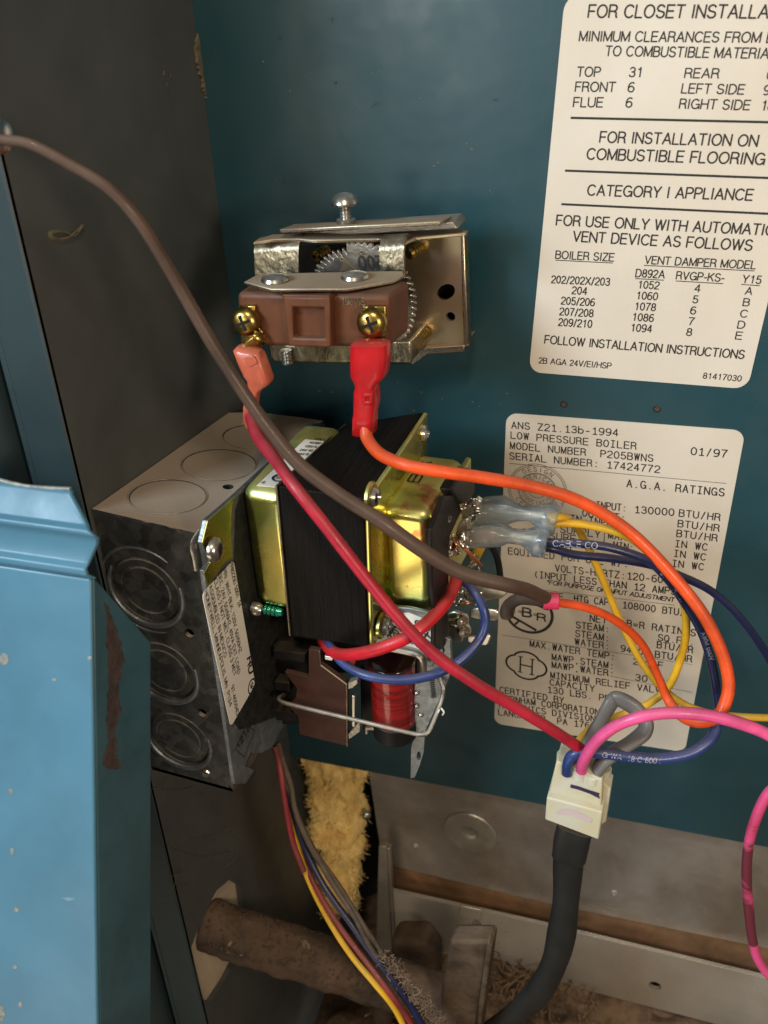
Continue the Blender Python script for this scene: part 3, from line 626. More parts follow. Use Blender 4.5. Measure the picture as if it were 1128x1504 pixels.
TL = Y(744, 606, 0); TR = Y(1095, 632, 0); BL = Y(726, 1062, 0); BR = Y(1006, 1104, 0)
lab = obj('rating_label', (lambda b: (poly(b, [p + NY * .004 for p in rounded([TL, TR, BR, BL], .055)], Vector((0, .0035, 0))), b)[1])(B()), 'label_paper')
tag(lab, 'lower cream rating label in typewriter print, partly behind the loops of wire', 'label')
bm = B()
for r in (('ANS Z21.13b-1994', 751.8, 628.7, 907.4, 640.3, 9.5), ('LOW PRESSURE BOILER', 750.7, 643.5, 934, 659.8, 9.5), ('MODEL NUMBER  P205BWNS', 749.7, 658.7, 958.7, 677.9, 9.5), ('SERIAL NUMBER: 17424772', 749, 673.9, 968.5, 694.2, 9.5),
          ('01/97', 1014.8, 667.4, 1067, 671.7, 10.5), ('A.G.A. RATINGS', 920.7, 714.8, 1063, 728.5, 10.5), ('INPUT:', 875.5, 746, 919.7, 751, 9.8), ('130000', 932.3, 752.8, 989.5, 757.3, 9.8), ('BTU/HR', 997.4, 758, 1057, 764.5, 9.8),
          ('OUTPUT:', 855.6, 757.5, 918, 765.6, 9.8), ('BTU/HR', 995.6, 773.4, 1055.7, 780.4, 9.8), ('MIN.INPUT:', 829, 764.6, 917, 775.8, 9.8), ('BTU/HR', 993.8, 787.9, 1052.8, 795, 9.8),
          ('SUPPLY', 823, 781.7, 881, 789.5, 9.5), ('MAX:', 893.6, 790.4, 928, 795, 9.5), ('IN WC', 991.3, 802.7, 1038.3, 808.2, 9.5), ('PRESSURE', 768, 786, 845, 796, 9.5), ('MIN:', 900.9, 804.6, 929.8, 808.9, 9.5), ('IN WC', 989.5, 817, 1035.8, 822.8, 9.5),
          ('MANIFOLD', 764, 800, 838, 810, 9.5), ('3.5', 950, 825.5, 970, 828, 9.5), ('IN WC', 987, 831.6, 1032.9, 837.2, 9.5), ('EQUIPPED FOR USE W/:', 747, 813.5, 922.5, 833, 9.3),
          ('VOLTS-HERTZ:120-60', 815.9, 838.8, 973, 855.8, 9.5), ('(INPUT LESS THAN 12 AMPS)', 784.4, 847.5, 992, 873.5, 9.3, '(INPUT LESS THAN 12 AMPS'), ('D.O.E. HTG CAP:', 793, 877.6, 901, 889.9, 9.3), ('108000 BTU/HR', 914.5, 892.6, 1022, 906.5, 9.3),
          ('NET I=B=R RATINGS', 866.7, 912, 1021, 934.2, 9.2), ('STEAM:', 846.5, 922, 895, 928.2, 9.2), ('SQ.FT.', 966.7, 940.4, 1019, 947.7, 9.2), ('STEAM:', 845.4, 934.4, 895, 941.5, 9.2), ('BTU/HR', 965, 951, 1017, 959, 9.2),
          ('WATER:', 844.7, 946.5, 895, 953.6, 9.2), ('94000', 912, 956.4, 952.5, 963, 9.2), ('BTU/HR', 962.4, 965.2, 1015.6, 972.4, 9.2),
          ('MAX.WATER TEMP:', 778.7, 949.3, 902.8, 968.9, 8.9), ('250 F', 930.5, 975.4, 973, 981.5, 8.9), ('MAWP,STEAM:', 811, 968.9, 901.4, 982.4, 8.9), ('MAWP,WATER:', 811, 980.5, 901.4, 993.8, 8.9), ('30', 933, 998.6, 950, 1001.4, 8.9),
          ('MINIMUM RELIEF VALVE', 809, 995.4, 978, 1019.2, 8.7), ('CAPACITY', 808, 1006, 872.7, 1015.7, 8.7), ('130 LBS. PER HR', 804.6, 1016.7, 930, 1035.5, 8.7),
          ('CERTIFIED BY', 734.4, 1016.7, 827.7, 1032.7, 8.3), ('BURNHAM CORPORATION', 735.5, 1028.3, 880, 1050, 8.3), ('HYDRONICS DIVISION', 733.7, 1039, 873.8, 1059.8, 8.2), ('LANCASTER, PA 17604', 732.6, 1049.6, 882, 1072, 8.2)):
    t1(*r[:6], sub=r[6] if len(r) > 6 else None, mono=True, b=.012, sh=0)
t1('*FOR PURPOSE OF INPUT ADJUSTMENT', 803, 857.7, 989.5, 883.9, 6, b=.03, sh=.15)
rule(738, 859.8, 991, 888.6, .0022); rule(737, 932.3, 1017, 976, .0022); rule(900, 993.6, 1017, 1017, .0022); rule(888, 781, 887, 799, .004)
obj('printed_text', bm, 'label_ink', lab, smooth=0)
bm = B(); rule(748, 680.4, 1067, 710, .0035, M=bm)
c = Y(789, 720, -.004)
for r in (.150, .140, .098, .093): stroke(bm, circ(c, NY, r, 40), NY, .0035 if r != .093 else .0025, .0012, True)
def ringtext(s, c, r, a0, a1, h, top=True):
    for i, ch in enumerate(s):
        a = math.radians(a0 + (a1 - a0) * i / (len(s) - 1)); up = Vector((math.sin(a), 0, math.cos(a))); rt = Vector((math.cos(a), 0, -math.sin(a)))
        if not top: up = -up; rt = -rt
        p = c + Vector((math.sin(a), 0, math.cos(a))) * (r if top else r + h * 1.0); text(bm, ch, p - rt * h * .32, p + rt * h * .32, NY, h, lift=.0014, bold=.01)
ringtext('DESIGN', c, .108, -34, 34, .024); ringtext('CERTIFIED', c, .104, 236, 124, .024, False)
ringtext('AMERICAN', c, .066, -62, 62, .022); ringtext('ASSOCIATION', c, .062, 255, 105, .020, False)
stroke(bm, circ(c, NY, .045, 24), NY, .003, .0012, True); text(bm, 'GAS', c + Vector((-.03, 0, -.01)), c + Vector((.03, 0, -.01)), NY, .022, lift=.0014, bold=.02)
obj('design_seal', bm, 'grey_ink', lab, smooth=0)
# I=B=R ring
bm = B(); c = Y(777, 901, -.004); stroke(bm, circ(c, NY, .128, 48), NY, .017, .0014, True)
text(bm, 'I', c + Vector((-.088, 0, -.012)), c + Vector((-.073, 0, -.012)), NY, .040, bold=.03, lift=.003); text(bm, 'B', c + Vector((-.034, 0, -.022)), c + Vector((.012, 0, -.022)), NY, .056, bold=.035, lift=.003); text(bm, 'R', c + Vector((.048, 0, -.034)), c + Vector((.092, 0, -.034)), NY, .046, bold=.035, lift=.003)
for x in (-.062, .024):
    for z in (.006, -.004): stroke(bm, [c + Vector((x, 0, z - x * .05)), c + Vector((x + .022, 0, z - x * .05))], NY, .004, .003)
stroke(bm, [c + Vector((-.045, 0, .100)), c + Vector((.095, 0, .050))], NY, .016, .003); stroke(bm, [c + Vector((.0, 0, .11)), c + Vector((.105, 0, .045))], NY, .010, .0032)
stroke(bm, [c + Vector((-.108, 0, -.03)), c + Vector((.045, 0, -.105))], NY, .015, .003); stroke(bm, [c + Vector((-.05, 0, -.055)), c + Vector((-.075, 0, -.09))], NY, .012, .0032)
obj('ring_emblem', bm, 'label_ink', lab, smooth=0)
# H in a lobed frame
bm = B(); c = Y(773, 977.5, -.004); pts = []
for i in range(4):
    s = ((1, 1), (-1, 1), (-1, -1), (1, -1))[i]
K = 72
for i in range(K):
    a = 2 * math.pi * i / K; f = .088 * (1 + .20 * abs(math.cos(2 * a)) ** .7)
    pts.append(c + Vector((math.cos(a) * f * 1.10, 0, math.sin(a) * f * .92 - math.cos(a) * f * .05)))
stroke(bm, pts, NY, .012, .0014, True)
for x in (-.034, .034):
    stroke(bm, [c + Vector((x, 0, .056 - x * .05)), c + Vector((x, 0, -.056 - x * .05))], NY, .009, .002)
    for z in (.056, -.056): stroke(bm, [c + Vector((x - .014, 0, z - x * .05)), c + Vector((x + .014, 0, z - x * .05))], NY, .006, .0024)
stroke(bm, [c + Vector((-.034, 0, .002)), c + Vector((.034, 0, -.002))], NY, .009, .0022)
obj('letter_emblem', bm, 'label_ink', lab, smooth=0)
# ------------------------------------------------------------------ limit control on the back panel
lim = thing('limit_control', 'brown bodied limit switch on a zinc bracket with a toothed 200 dial', 'control switch', (.85, -.2, .0))
py = -.22
def hol(u, v, r, n=20, y=py): return circ(Y(u, v, y), NY, r, n)
oval = [Y(655 + 13 * math.cos(a) - 3 * math.sin(a), 429 + 12 * math.sin(a), py) for a in [i * math.pi / 10 for i in range(20)]]
bm = B(); sheet(bm, [[Y(u, v, py) for u, v in ((572, 345), (682, 340), (688, 508), (572, 515))], oval, hol(662, 465, .021)], Vector((0, .018, 0)))
obj('mounting_plate', bm, 'pink_zinc', lim)
bm = B(); sheet(bm, [[Y(u, v, -.12) for u, v in ((400, 362), (680, 350), (684, 500), (420, 512))]], Vector((0, .01, 0))); obj('window_shade_backing', bm, 'black_plastic', lim)  # black backing stands in for the shade inside the bracket window
bm = B(); poly(bm, [Y(676, 344, py - .02), Y(682, 344, py - .02), Y(687, 506, py - .02), Y(681, 507, py - .02)], Vector((0, .07, 0))); obj('side_lip', bm, 'bracket_zinc', lim, bevel=.005)
bm = B(); 
a, b_, c_, d_ = Y(600, 517, py - .01), Y(684, 508, py - .01), Y(684, 516, py - .01), Y(628, 520, py - .01)
poly(bm, [Y(u, v, py - .03) for u, v in ((612, 512), (682, 507), (682, 517), (628, 521), (607, 536), (602, 536))], Vector((0, .19, 0))); obj('bottom_flange', bm, 'bracket_zinc', lim, bevel=.004)
# lower channel with mottled face
bm = B(); poly(bm, [Y(u, v, -.46) for u, v in ((392, 500), (603, 500), (604, 533), (598, 536), (404, 533), (396, 527))], Vector((0, .26, 0))); obj('lower_channel', bm, 'cast_zinc', lim, bevel=.012, seg=3)
# upper shelf and its two curled lips
z0 = Y(480, 352, -.50).z
bm = B()
poly(bm, [Z(u, v, z0) for u, v in ((372, 356), (400, 351), (438, 350), (455, 352), (480, 352), (556, 350), (565, 356), (595, 355), (610, 348), (685, 341), (676, 333), (560, 340), (400, 344), (376, 352))], Vector((0, 0, -.016)))
obj('upper_shelf', bm, 'bracket_zinc', lim, bevel=.004)
def lip(px, r=.03, y0=-.52):
    (u0, v0), (u1, v1), (u2, v2), (u3, v3) = px; bm = B(); a = Y(u0, v0, y0); b = Y(u1, v1, y0); c = Y(u2, v2, y0); d = Y(u3, v3, y0); rows = []
    for t in range(7):
        th = t / 6 * math.pi / 2; off = Vector((0, (1 - math.sin(th)) * .07, (math.cos(th)) * .0 - (1 - math.cos(th)) * .05)); 
        rows.append((a + Vector((0, (1 - math.sin(th)) * .08, -(1 - math.cos(th)) * .05)), b + Vector((0, (1 - math.sin(th)) * .08, -(1 - math.cos(th)) * .05))))
    rows.append((d, c)); F = [(bm.verts.new(p), bm.verts.new(q)) for p, q in rows]; K_ = [(bm.verts.new(p + Vector((0, .018, -.012))), bm.verts.new(q + Vector((0, .018, -.012)))) for p, q in rows]
    n = len(F)
    for i in range(n - 1):
        bm.faces.new((F[i][0], F[i][1], F[i + 1][1], F[i + 1][0])); bm.faces.new((K_[i][0], K_[i + 1][0], K_[i + 1][1], K_[i][1]))
        for s in (0, 1): bm.faces.new((F[i][s], F[i + 1][s], K_[i + 1][s], K_[i][s]))
    bm.faces.new((F[0][0], K_[0][0], K_[0][1], F[0][1])); bm.faces.new((F[-1][0], F[-1][1], K_[-1][1], K_[-1][0]))
    obj('curled_lip', bm, 'cast_zinc', lim, smooth=50)
lip([(371, 355), (437, 351), (438, 408), (375, 408)])
lip([(556, 352), (592, 350), (593, 404), (558, 404)])
# toothed dial
dc_ = Y(527, 441, -.45); bm = B(); pts = []
nt = 58
R0 = (Y(611, 441, -.45) - dc_).length
for i in range(nt * 4):
    a = 2 * math.pi * i / (nt * 4); k = i % 4; deg = math.degrees(a) % 360
    rr = R0 - (.0, .006, .020, .006)[k] if (deg < 100 or deg > 290) else R0 * (.90 + .05 * noise.noise(Vector((a * 5, 1, 0)))) - (.0, .012, .03, .012)[k] * (deg < 200)
    pts.append(dc_ + Vector((math.cos(a) * rr, 0, math.sin(a) * rr)))
poly(bm, pts, Vector((0, .02, 0))); dial = obj('toothed_dial', bm, 'steel', lim, bevel=.002, seg=1)
bm = B(); y_ = -.452
e0 = Y(560, 376, y_); e1 = Y(526, 377, y_); bm2 = B(); text(bm2, '200', e0, e1, NY, .052, bold=.03, lift=.002)
poly(bm, [Y(506, 379, y_) + NY * .008, Y(523, 396, y_) + NY * .008, Y(500, 398, y_) + NY * .008], Vector((0, .008, 0)))
for u, v in ((531, 371), (502, 381)): lathe(bm, Y(u, v, y_), NY, [(.012, 0), (.010, .003), (.006, .003), (.004, 0)], 12)
obj('dial_marking', bm, 'bracket_zinc', dial, smooth=0); obj('dial_number', bm2, 'label_ink', dial, smooth=0)
# brass studs and spring screw
for u, v in ((474, 371), (612, 367), (622, 491)):
    bm = B(); a = Y(u + 5, v - 4, py); ax = Vector((-.30, -1, -.12)).normalized(); prof = []
    for i in range(9): prof.append((.027 - (.004 if i % 2 else 0), i * .010))
    prof += [(.018, .088), (.010, .088), (.009, .07), (0, .07)]; lathe(bm, a, ax, prof, 18); obj('brass_stud', bm, 'brass', lim)
bm = B(); a = Y(420, 514, -.49); prof = [(.026 - (.007 if i % 2 else 0), i * .008) for i in range(9)]; lathe(bm, a, -NZ, prof, 16); obj('spring_screw', bm, 'bolt_steel', lim)
# top plate and long screw through it
za = Y(520, 334, -.52).z
bm = B(); hexa(bm, [Y(410, 337, -.54), Y(646, 325, -.54), Y(646, 331, -.54), Y(412, 343, -.54), Y(432, 329, -.30), Y(664, 317, -.30), Y(664, 321, -.30), Y(432, 333, -.30)])
obj('top_plate', bm, 'bracket_zinc', lim, bevel=.004)
bm = B(); poly(bm, [Y(u, v, -.40) for u, v in ((440, 341), (665, 326), (672, 336), (560, 343), (440, 348))], Vector((0, .15, 0))); obj('spacer_plate', bm, 'steel', lim, bevel=.004)
bm = B(); sc = Y(508, 322, -.45); pr = []
for i in range(10): pr.append((.026 - (.006 if i % 2 else 0), i * .0066))
pr = [(.040, -.03), (.040, 0)] + pr; lathe(bm, sc, NZ, pr, 20); stem = obj('adjusting_screw', bm, 'bolt_steel', lim)
bm = B(); lathe(bm, sc + NZ * .060, NZ, [(.03, 0), (.056, .002), (.058, .010), (.051, .028), (.034, .042), (.015, .048), (0, .049)], 28); obj('screw_head', bm, 'bolt_steel', stem)
# brown moulded body
def yb(L, y): return [Y(u, v, y) for u, v in L]
fy = -.80
bm = B()
hexa(bm, yb([(347, 430), (572, 434), (572, 511), (352, 509)], fy) + [p + Vector((0, .20, 0)) for p in yb([(347, 430), (572, 434), (572, 511), (352, 509)], fy)])
for v in bm.verts:
    if v.co.x > 1 and v.co.y > fy + .1: v.co.x += .02
body = obj('switch_body', bm, 'brown_bakelite', lim, bevel=.022, seg=3)
bm = B()
sq = yb([(429, 451), (475, 452), (477, 498), (430, 497)], fy - .055)
sheet(bm, [yb([(416, 436), (484, 437), (486, 511), (424, 509)], fy - .055), sq], Vector((0, .09, 0)))
obj('raised_block', bm, 'brown_bakelite', body, bevel=.008)
bm = B(); pxs(bm, [(424, 448), (480, 449), (481, 501), (426, 500)], 1, fy - .012, .02)
obj('recess_floor', bm, 'brown_bakelite', body)
bm = B(); hexa(bm, yb([(416, 433), (484, 434), (484, 440), (416, 439)], fy - .05) + yb([(410, 427), (490, 428), (490, 434), (410, 433)], fy + .02)); obj('chamfer_ridge', bm, 'brown_bakelite', body, bevel=.004)
bm = B(); text(bm, '198196', Y(503, 447, fy), Y(536, 448, fy), NY, .028, mono=True, lift=.003); obj('moulded_number', bm, 'cast_zinc', body, smooth=0)
# riveted tab over the body
zt = Y(400, 421, -.84).z
bm = B(); poly(bm, [Z(u, v, zt) for u, v in ((358, 414), (398, 424), (508, 424), (578, 412), (593, 404), (592, 398), (560, 398), (382, 402), (372, 406))], Vector((0, 0, -.014)))
tab = obj('riveted_tab', bm, 'bracket_zinc', lim, bevel=.004)
for u, v in ((404, 411), (521, 407)):
    bm = B(); lathe(bm, Z(u, v + 2, zt), NZ, [(.055, 0), (.058, .006), (.052, .018), (.03, .026), (0, .028)], 26); obj('rivet', bm, 'bolt_steel', tab)
# brass terminals
for (u, v, px, px2) in ((362, 471, [(349, 450), (374, 449), (375, 476), (386, 488), (383, 503), (366, 512), (360, 512), (352, 490)], None), (547, 473, [(532, 450), (566, 450), (567, 500), (534, 500)], None)):
    bm = B(); pxs(bm, px, 1, fy - .02, .018); br = obj('terminal_strip', bm, 'brass', lim, bevel=.004)
    screw_head(br, 'terminal_screw', Y(u, v, fy - .024), Vector((.1, -1, .1)), .062, 'brass', .045)
    bm = B(); n = Vector((.1, -1, .1)).normalized(); c0 = Y(u, v, fy - .024) + n * .040; a = Vector((.9, 0, .35)); w = n.cross(a).normalized(); a = w.cross(n)
    for p0, p1 in ((a, w), (w, a)): poly(bm, [c0 + p0 * .034 + p1 * .006, c0 - p0 * .034 + p1 * .006, c0 - p0 * .034 - p1 * .006, c0 + p0 * .034 - p1 * .006], n * (.0068 if p0 is a else .0074))
    obj('screw_recess', bm, 'shade_black', br)
    if u < 400:
        bm = B(); tube(bm, [Y(383, 490, fy - .03), Y(380, 500, fy - .05), Y(366, 512, fy - .06), Y(364, 524, fy - .05)], .03, 8, flat=.3); obj('bent_blade', bm, 'brass', lim)

# ------------------------------------------------------------------ junction box on the side panel
YF = -1.40
jb = thing('junction_box', 'dusty galvanised steel junction box with round knockouts on the dark side panel', 'junction box', (.1, -.8, -1.9))
fTL = X(133, 749, .005); fTR = X(294, 792, .53); fTR.y = YF; fTL.y = YF; fBL = Y(214, 1128, YF); fBL.x = .005; fBR = Y(343, 1163, YF)
bTL = X(336, 606, .005); bTR = X(474, 618, .53)
dT = bTR - fTR; bBL = fBL + (bTL - fTL); bBR = fBR + dT
def bil(q, s, t): return (q[0] * (1 - s) + q[1] * s) * (1 - t) + (q[3] * (1 - s) + q[2] * s) * t
nF = (fTR - fTL).cross(fBL - fTL).normalized();
if nF.y > 0: nF = -nF
nT = (fTR - fTL).cross(bTL - fTL).normalized()
if nT.z < 0: nT = -nT
FQ = [fTL, fTR, fBR, fBL]; TQ = [bTL, bTR, fTR, fTL]
def onF(u, v): d = ray(u, v); return CAM + d * ((fTL - CAM).dot(nF) / d.dot(nF))
def onT(u, v): d = ray(u, v); return CAM + d * ((fTL - CAM).dot(nT) / d.dot(nT))
KO = [(214, 868, .176), (240, 986, .172), (262, 1086, .170)]
KT = [(247, 729, .165), (322, 682, .172), (372, 641, .150)]
hF = [circ(onF(278, 930), nF, .024, 16), circ(onF(297, 1047), nF, .024, 16)] + [circ(onF(u, v), nF, r, 40) for u, v, r in KO]
bm = B(); sheet(bm, [FQ] + hF, -nF * .02); front = obj('front_wall', bm, 'galvanised', jb, smooth=30)
bm = B(); hT = [circ(onT(335, 715), nT, .025, 16)] + [circ(onT(u, v), nT, r, 40) for u, v, r in KT]
wv = [(fTR * (1 - t) + fTL * t) + nF * .010 * noise.noise(Vector((t * 9, 2, 5))) for t in [i / 14 for i in range(1, 14)]]
sheet(bm, [[bTL, (bTL * .7 + bTR * .3) + (bTL - fTL).normalized() * .04, (bTL * .25 + bTR * .75) + (bTL - fTL).normalized() * .02, bTR, fTR] + wv + [fTL]] + hT, -nT * .02)
topw = obj('top_wall', bm, 'galvanised', jb, smooth=30)
bm = B(); poly(bm, [fTR, fBR, bBR, bTR], Vector((-.02, 0, 0))); obj('right_wall', bm, 'galvanised', jb)
bm = B(); poly(bm, [fBL, fBR, bBR, bBL], Vector((0, 0, .02))); obj('bottom_wall', bm, 'galvanised', jb)
bm = B(); box(bm, (.03, -1.35, -1.75), (.48, -.25, -.55)); obj('box_shade_block', bm, 'shade_black', jb)  # solid black block in place of the shade inside the box
def ring(c, n, r, parent, base, frac=(0, 1), w=.010, a0=0):
    bm = B(); pts = circ(c + n * .001, n, r, 64); i0, i1 = int(frac[0] * 64), int(frac[1] * 64)
    seg = [pts[i % 64] for i in range(i0, i1 + 1)]; tube(bm, seg, lambda t: w * (.35 + .65 * math.sin(math.pi * min(1, max(0, t))) ** .4), 8, raw=True)
    return obj('knockout_rim', bm, 'zinc_grey' if parent is front else base, parent, smooth=60)
for i, (u, v, r) in enumerate(KO):
    bm = B(); c = onF(u, v); lathe(bm, c - nF * .03, nF, [(r + .012, 0), (r + .004, .012), (r - .006, .014), (r - .020, .023), (r * .72, .0235), (r * .68, .020), (r * .64, .0235), (0, .025)], 56)
    obj('knockout', bm, 'galvanised', front, smooth=24)
    ring(c, nF, r + .006, front, 'galvanised', (.42, 1.06), .016)
    if i == 0: ring(c, nF, .222, front, 'galvanised', (.15, .8), .008)
for u, v, r in KT:
    bm = B(); c = onT(u, v); lathe(bm, c - nT * .02, nT, [(r + .01, 0), (r + .001, .010), (r - .004, .0185), (0, .019)], 56); obj('knockout', bm, 'galvanised', topw, smooth=24)
    ring(c, nT, r + .003, topw, 'galvanised', (.0, 1), .003)
bm = B()   # corner lug under the cover screw
tube(bm, [onF(296, 835) + nF * .01, onF(293, 815) + nF * .012, onF(290, 797) + nF * .012, onT(300, 782) + nT * .01], .03, 10, flat=.35); 
poly(bm, [p + nF * .012 for p in (onF(283, 797), onF(301, 795), onF(308, 812), onF(300, 838), onF(284, 826))], -nF * .016)
obj('corner_lug', bm, 'steel', jb, bevel=.005)
bm = B(); lathe(bm, onF(303, 1136), nF, [(.025, 0), (.02, .008), (0, .01)], 16); obj('spot_weld', bm, 'bolt_steel', front)
# ------------------------------------------------------------------ transformer
tr = thing('transformer', 'square transformer with black laminated core and yellow zinc end bells mounted on the junction box', 'transformer', (.85, -.8, -1.0))
bm = B()
pxs(bm, [(296, 797), (304, 764), (332, 740), (352, 722), (460, 622), (478, 622), (470, 760), (436, 930), (420, 1064), (413, 1072), (400, 1098), (384, 1106), (368, 1106), (360, 1124), (374, 1131), (361, 1151), (345, 1152), (299, 838), (309, 826)], 0, .575, .02)
plate = obj('mounting_plate', bm, 'zinc_grey', tr, bevel=.003)
bm = B(); pxs(bm, [(297, 797), (305, 765), (332, 741), (345, 730), (340, 752), (339, 790), (342, 818), (328, 828), (306, 862), (300, 842), (309, 826)], 0, .5785, .003); obj('zinc_patch', bm, 'yellow_zinc', plate)
bm = B(); pxs(bm, [(344, 824), (345, 800), (346, 750), (352, 728), (400, 690), (440, 700), (440, 1040), (381, 1062), (352, 1072), (334, 1046)], 0, .5782, .003); obj('dark_patch', bm, 'black_plate', plate)  # black middle of the plate, extended as painted shade beside the bell
xs = .5825
st = [X(u, v, xs) for u, v in ((343, 822), (375, 1005), (339, 1068), (297, 873))]
bm = B(); poly(bm, rounded(st, .025, 4), Vector((-.0025, 0, 0))); sk = obj('ratings_sticker', bm, 'sticker_paper', tr)
bm = B()
for s, u0, v0, u1, v1 in (('PR8225D 5001  24', 337, 828, 350, 893), ('PRI. WHT-BLK, 120V, 50/60HZ', 327, 838, 351, 960), ('SEC. 24V, 50/60HZ, 40VA EXT. LOAD', 320, 845, 349, 991), ('CLASS 2 NOT WET, CLASS 3 WET', 314, 853, 343, 994), ('ASSEMBLED IN MEXICO', 306.5, 862.5, 329, 967), ('HONEYWELL, MINNEAPOLIS, MN', 300, 870, 331, 1011), ('97-46594D', 339, 1010, 347, 1052), ('PI34', 332.5, 1019, 337, 1039)):
    text(bm, s, X(u0, v0, xs), X(u1, v1, xs), NX, .024, lift=.0015)
text(bm, 'RU', X(362.5, 968, xs), X(365.5, 990, xs), NX, .045, bold=.05, lift=.0015, shear=.3)
c = X(369.5, 1008, xs); stroke(bm, circ(c, NX, .034, 20), NX, .008, .0015, True); text(bm, 'SP', c + Vector((0, -.012, .018)), c + Vector((0, -.012, -.018)), NX, .024, bold=.03, lift=.0015)
obj('printed_text', bm, 'label_ink', sk, smooth=0)
bm = B(); stroke(bm, [X(u, v, .577) for u, v in ((362, 1063), (374, 1074), (359, 1112), (346, 1100))], NX, .006, .001, True); text(bm, '1218', X(350, 1102, .577), X(367, 1070, .577), Vector((1, 0, 0)), .034, bold=.02, lift=.0016); obj('stamped_code', bm, 'label_ink', plate, smooth=0)
o = screw_head(tr, 'cover_screw', X(313, 807, .59), NX, .052, 'bolt_steel', .04)
o = screw_head(tr, 'cover_screw', X(372, 894, .585), NX, .034, 'bolt_steel', .05)
bm = B(); a = X(378, 893, .585) + NX * .04; lathe(bm, a, NX, [(.024 - (.004 if i % 2 else 0), i * .010) for i in range(8)] + [(.016, .085), (0, .085)], 16); obj('ground_screw', bm, 'green_screw', tr, label='green tipped ground screw')
# core
xl_ = .78
c0 = X(409, 714, xl_); yf = c0.y; c1 = Y(533, 732, yf); k0 = X(517, 615, xl_); k1 = X(615, 613, c1.x + .01); k0.y = k1.y = (k0.y + k1.y) / 2; 
b0 = Y(432, 970, yf); b1 = Y(545, 950, yf); b0 = Y(429, 934, yf); b1 = Y(540, 951, yf)
dk0 = k0 - c0; dk1 = k1 - c1
core = [c0, c1, b1, b0, k0, k1, b1 + dk1, b0 + dk0]
bm = B(); hexa(bm, core); cr = obj('laminated_core', bm, 'lamination_steel', tr, bevel=.006)
bm = B(); poly(bm, [c0 + Vector((-.004, -.006, .003)), b0 + Vector((-.004, -.006, 0)), b0 + dk0 + Vector((-.004, 0, 0)), k0 + Vector((-.004, 0, .003))], Vector((-.010, 0, 0))); obj('core_edge', bm, 'lamination_end', tr, bevel=.003)
XR = (c1.x + b1.x) / 2 + .008
# left bell (between the plate and the core)
def bell(x0, x1, ya, yb_, za, zb, m, name, bev, taper=.0):
    bm = B(); hexa(bm, [(x0, ya, za), (x1, ya + taper, za), (x1, ya + taper, zb), (x0, ya, zb), (x0, yb_, za), (x1, yb_, za), (x1, yb_, zb), (x0, yb_, zb)]); return obj(name, bm, m, tr, bevel=bev, seg=6, smooth=60)
zc = (c0.z + k0.z) / 2
bell(.582, .80, yf + .02, -.50, X(412, 716, .78).z - .03, Y(368, 868, -1.06).z, 'yellow_zinc', 'end_bell', .06)
zs = X(412, 716, .78).z - .027
bm = B(); poly(bm, [Z(u, v, zs) for u, v in ((377, 713), (411, 716), (476, 648), (448, 645))], Vector((0, 0, -.003))); s2 = obj('top_sticker', bm, 'sticker_paper', tr)
bm = B(); A = Z(383, 710, zs + .002); E_ = Z(405, 712, zs + .002); text(bm, 'UL', A + (E_ - A) * .02, A + (E_ - A) * .25, NZ, .02, lift=.0015)
c = Z(411, 702, zs + .001); stroke(bm, circ(c, NZ, .03, 20), NZ, .010, .0015, True); text(bm, 'SP', c - (E_ - A).normalized() * .018 - (Z(448, 645, zs) - Z(411, 716, zs)).normalized() * .01, c + (E_ - A).normalized() * .018 - (Z(448, 645, zs) - Z(411, 716, zs)).normalized() * .01, NZ, .02, bold=.03, lift=.0016)
for i in range(5):
    a = Z(436 + i * 7 - 3, 668 - i * 5.5, zs + .001); e = Z(452 + i * 6, 669 - i * 5.4, zs + .001); text(bm, ('2042 B', '24V 40', '120V 6', 'A3 B97', '1218 5')[i], a, e, NZ, .018, lift=.0015, bold=.02)
obj('printed_text', bm, 'label_ink', s2, smooth=0)
# right bell and its flange
cB = X(556, 746, XR); yB = cB.y; xo = Y(634, 751, yB).x
rB = X(684, 671, xo); zt_ = (cB.z + Y(627, 750, yB).z) / 2; zb_ = Y(606, 900, yB).z
bm = B(); T_ = [Vector((XR, yB, zt_)), Vector((xo, yB, zt_)), Vector((xo, yB, zb_)), Vector((XR, yB, zb_))]
off = Vector((0, rB.y - yB, rB.z - zt_)); hexa(bm, T_ + [p + off for p in T_]); obj('end_bell', bm, 'yellow_zinc', tr, bevel=.055, seg=8, smooth=60)
bm = B(); poly(bm, [c1 + Vector((.004, .0, 0)), k1 + Vector((.004, 0, 0)), b1 + dk1 + Vector((.004, 0, 0)), b1 + Vector((.004, 0, 0))], Vector((.022, 0, 0))); obj('bell_flange', bm, 'yellow_zinc', tr, bevel=.008, seg=3)
for u, v in ((546, 729), (619, 636), (562, 919)):
    bm = B(); c = X(u, v, XR + .028); lathe(bm, c - NX * .01, NX, [(.060, 0), (.060, .012), (.052, .018), (0, .018)], 24); pd = obj('flange_ear', bm, 'yellow_zinc', tr)
    bm = B(); c = c + NX * .006; lathe(bm, c, NX, [(.040, 0), (.043, .006), (.036, .02), (.02, .026), (.012, .014), (0, .014)], 20); obj('bolt_head', bm, 'bolt_steel', pd)
bm = B(); hexa(bm, [Vector((XR + .03, yB - .006, zt_ + .006 - .0)), Vector((xo + .002, yB - .006, zt_ + .006)), Vector((xo + .002, yB - .006, zt_ + .002)), Vector((XR + .03, yB - .006, zt_ + .002))] + [Vector((XR + .03, yB + .3, zt_ + .006)), Vector((xo, yB + .3, zt_ + .006)), Vector((xo, yB + .3, zt_)), Vector((XR + .03, yB + .3, zt_))]); bm.free()
T2 = [Vector((xo + .0, yB + .02, zt_ + .004)), Vector((xo + .0, yB + .02, zb_ + .05))]
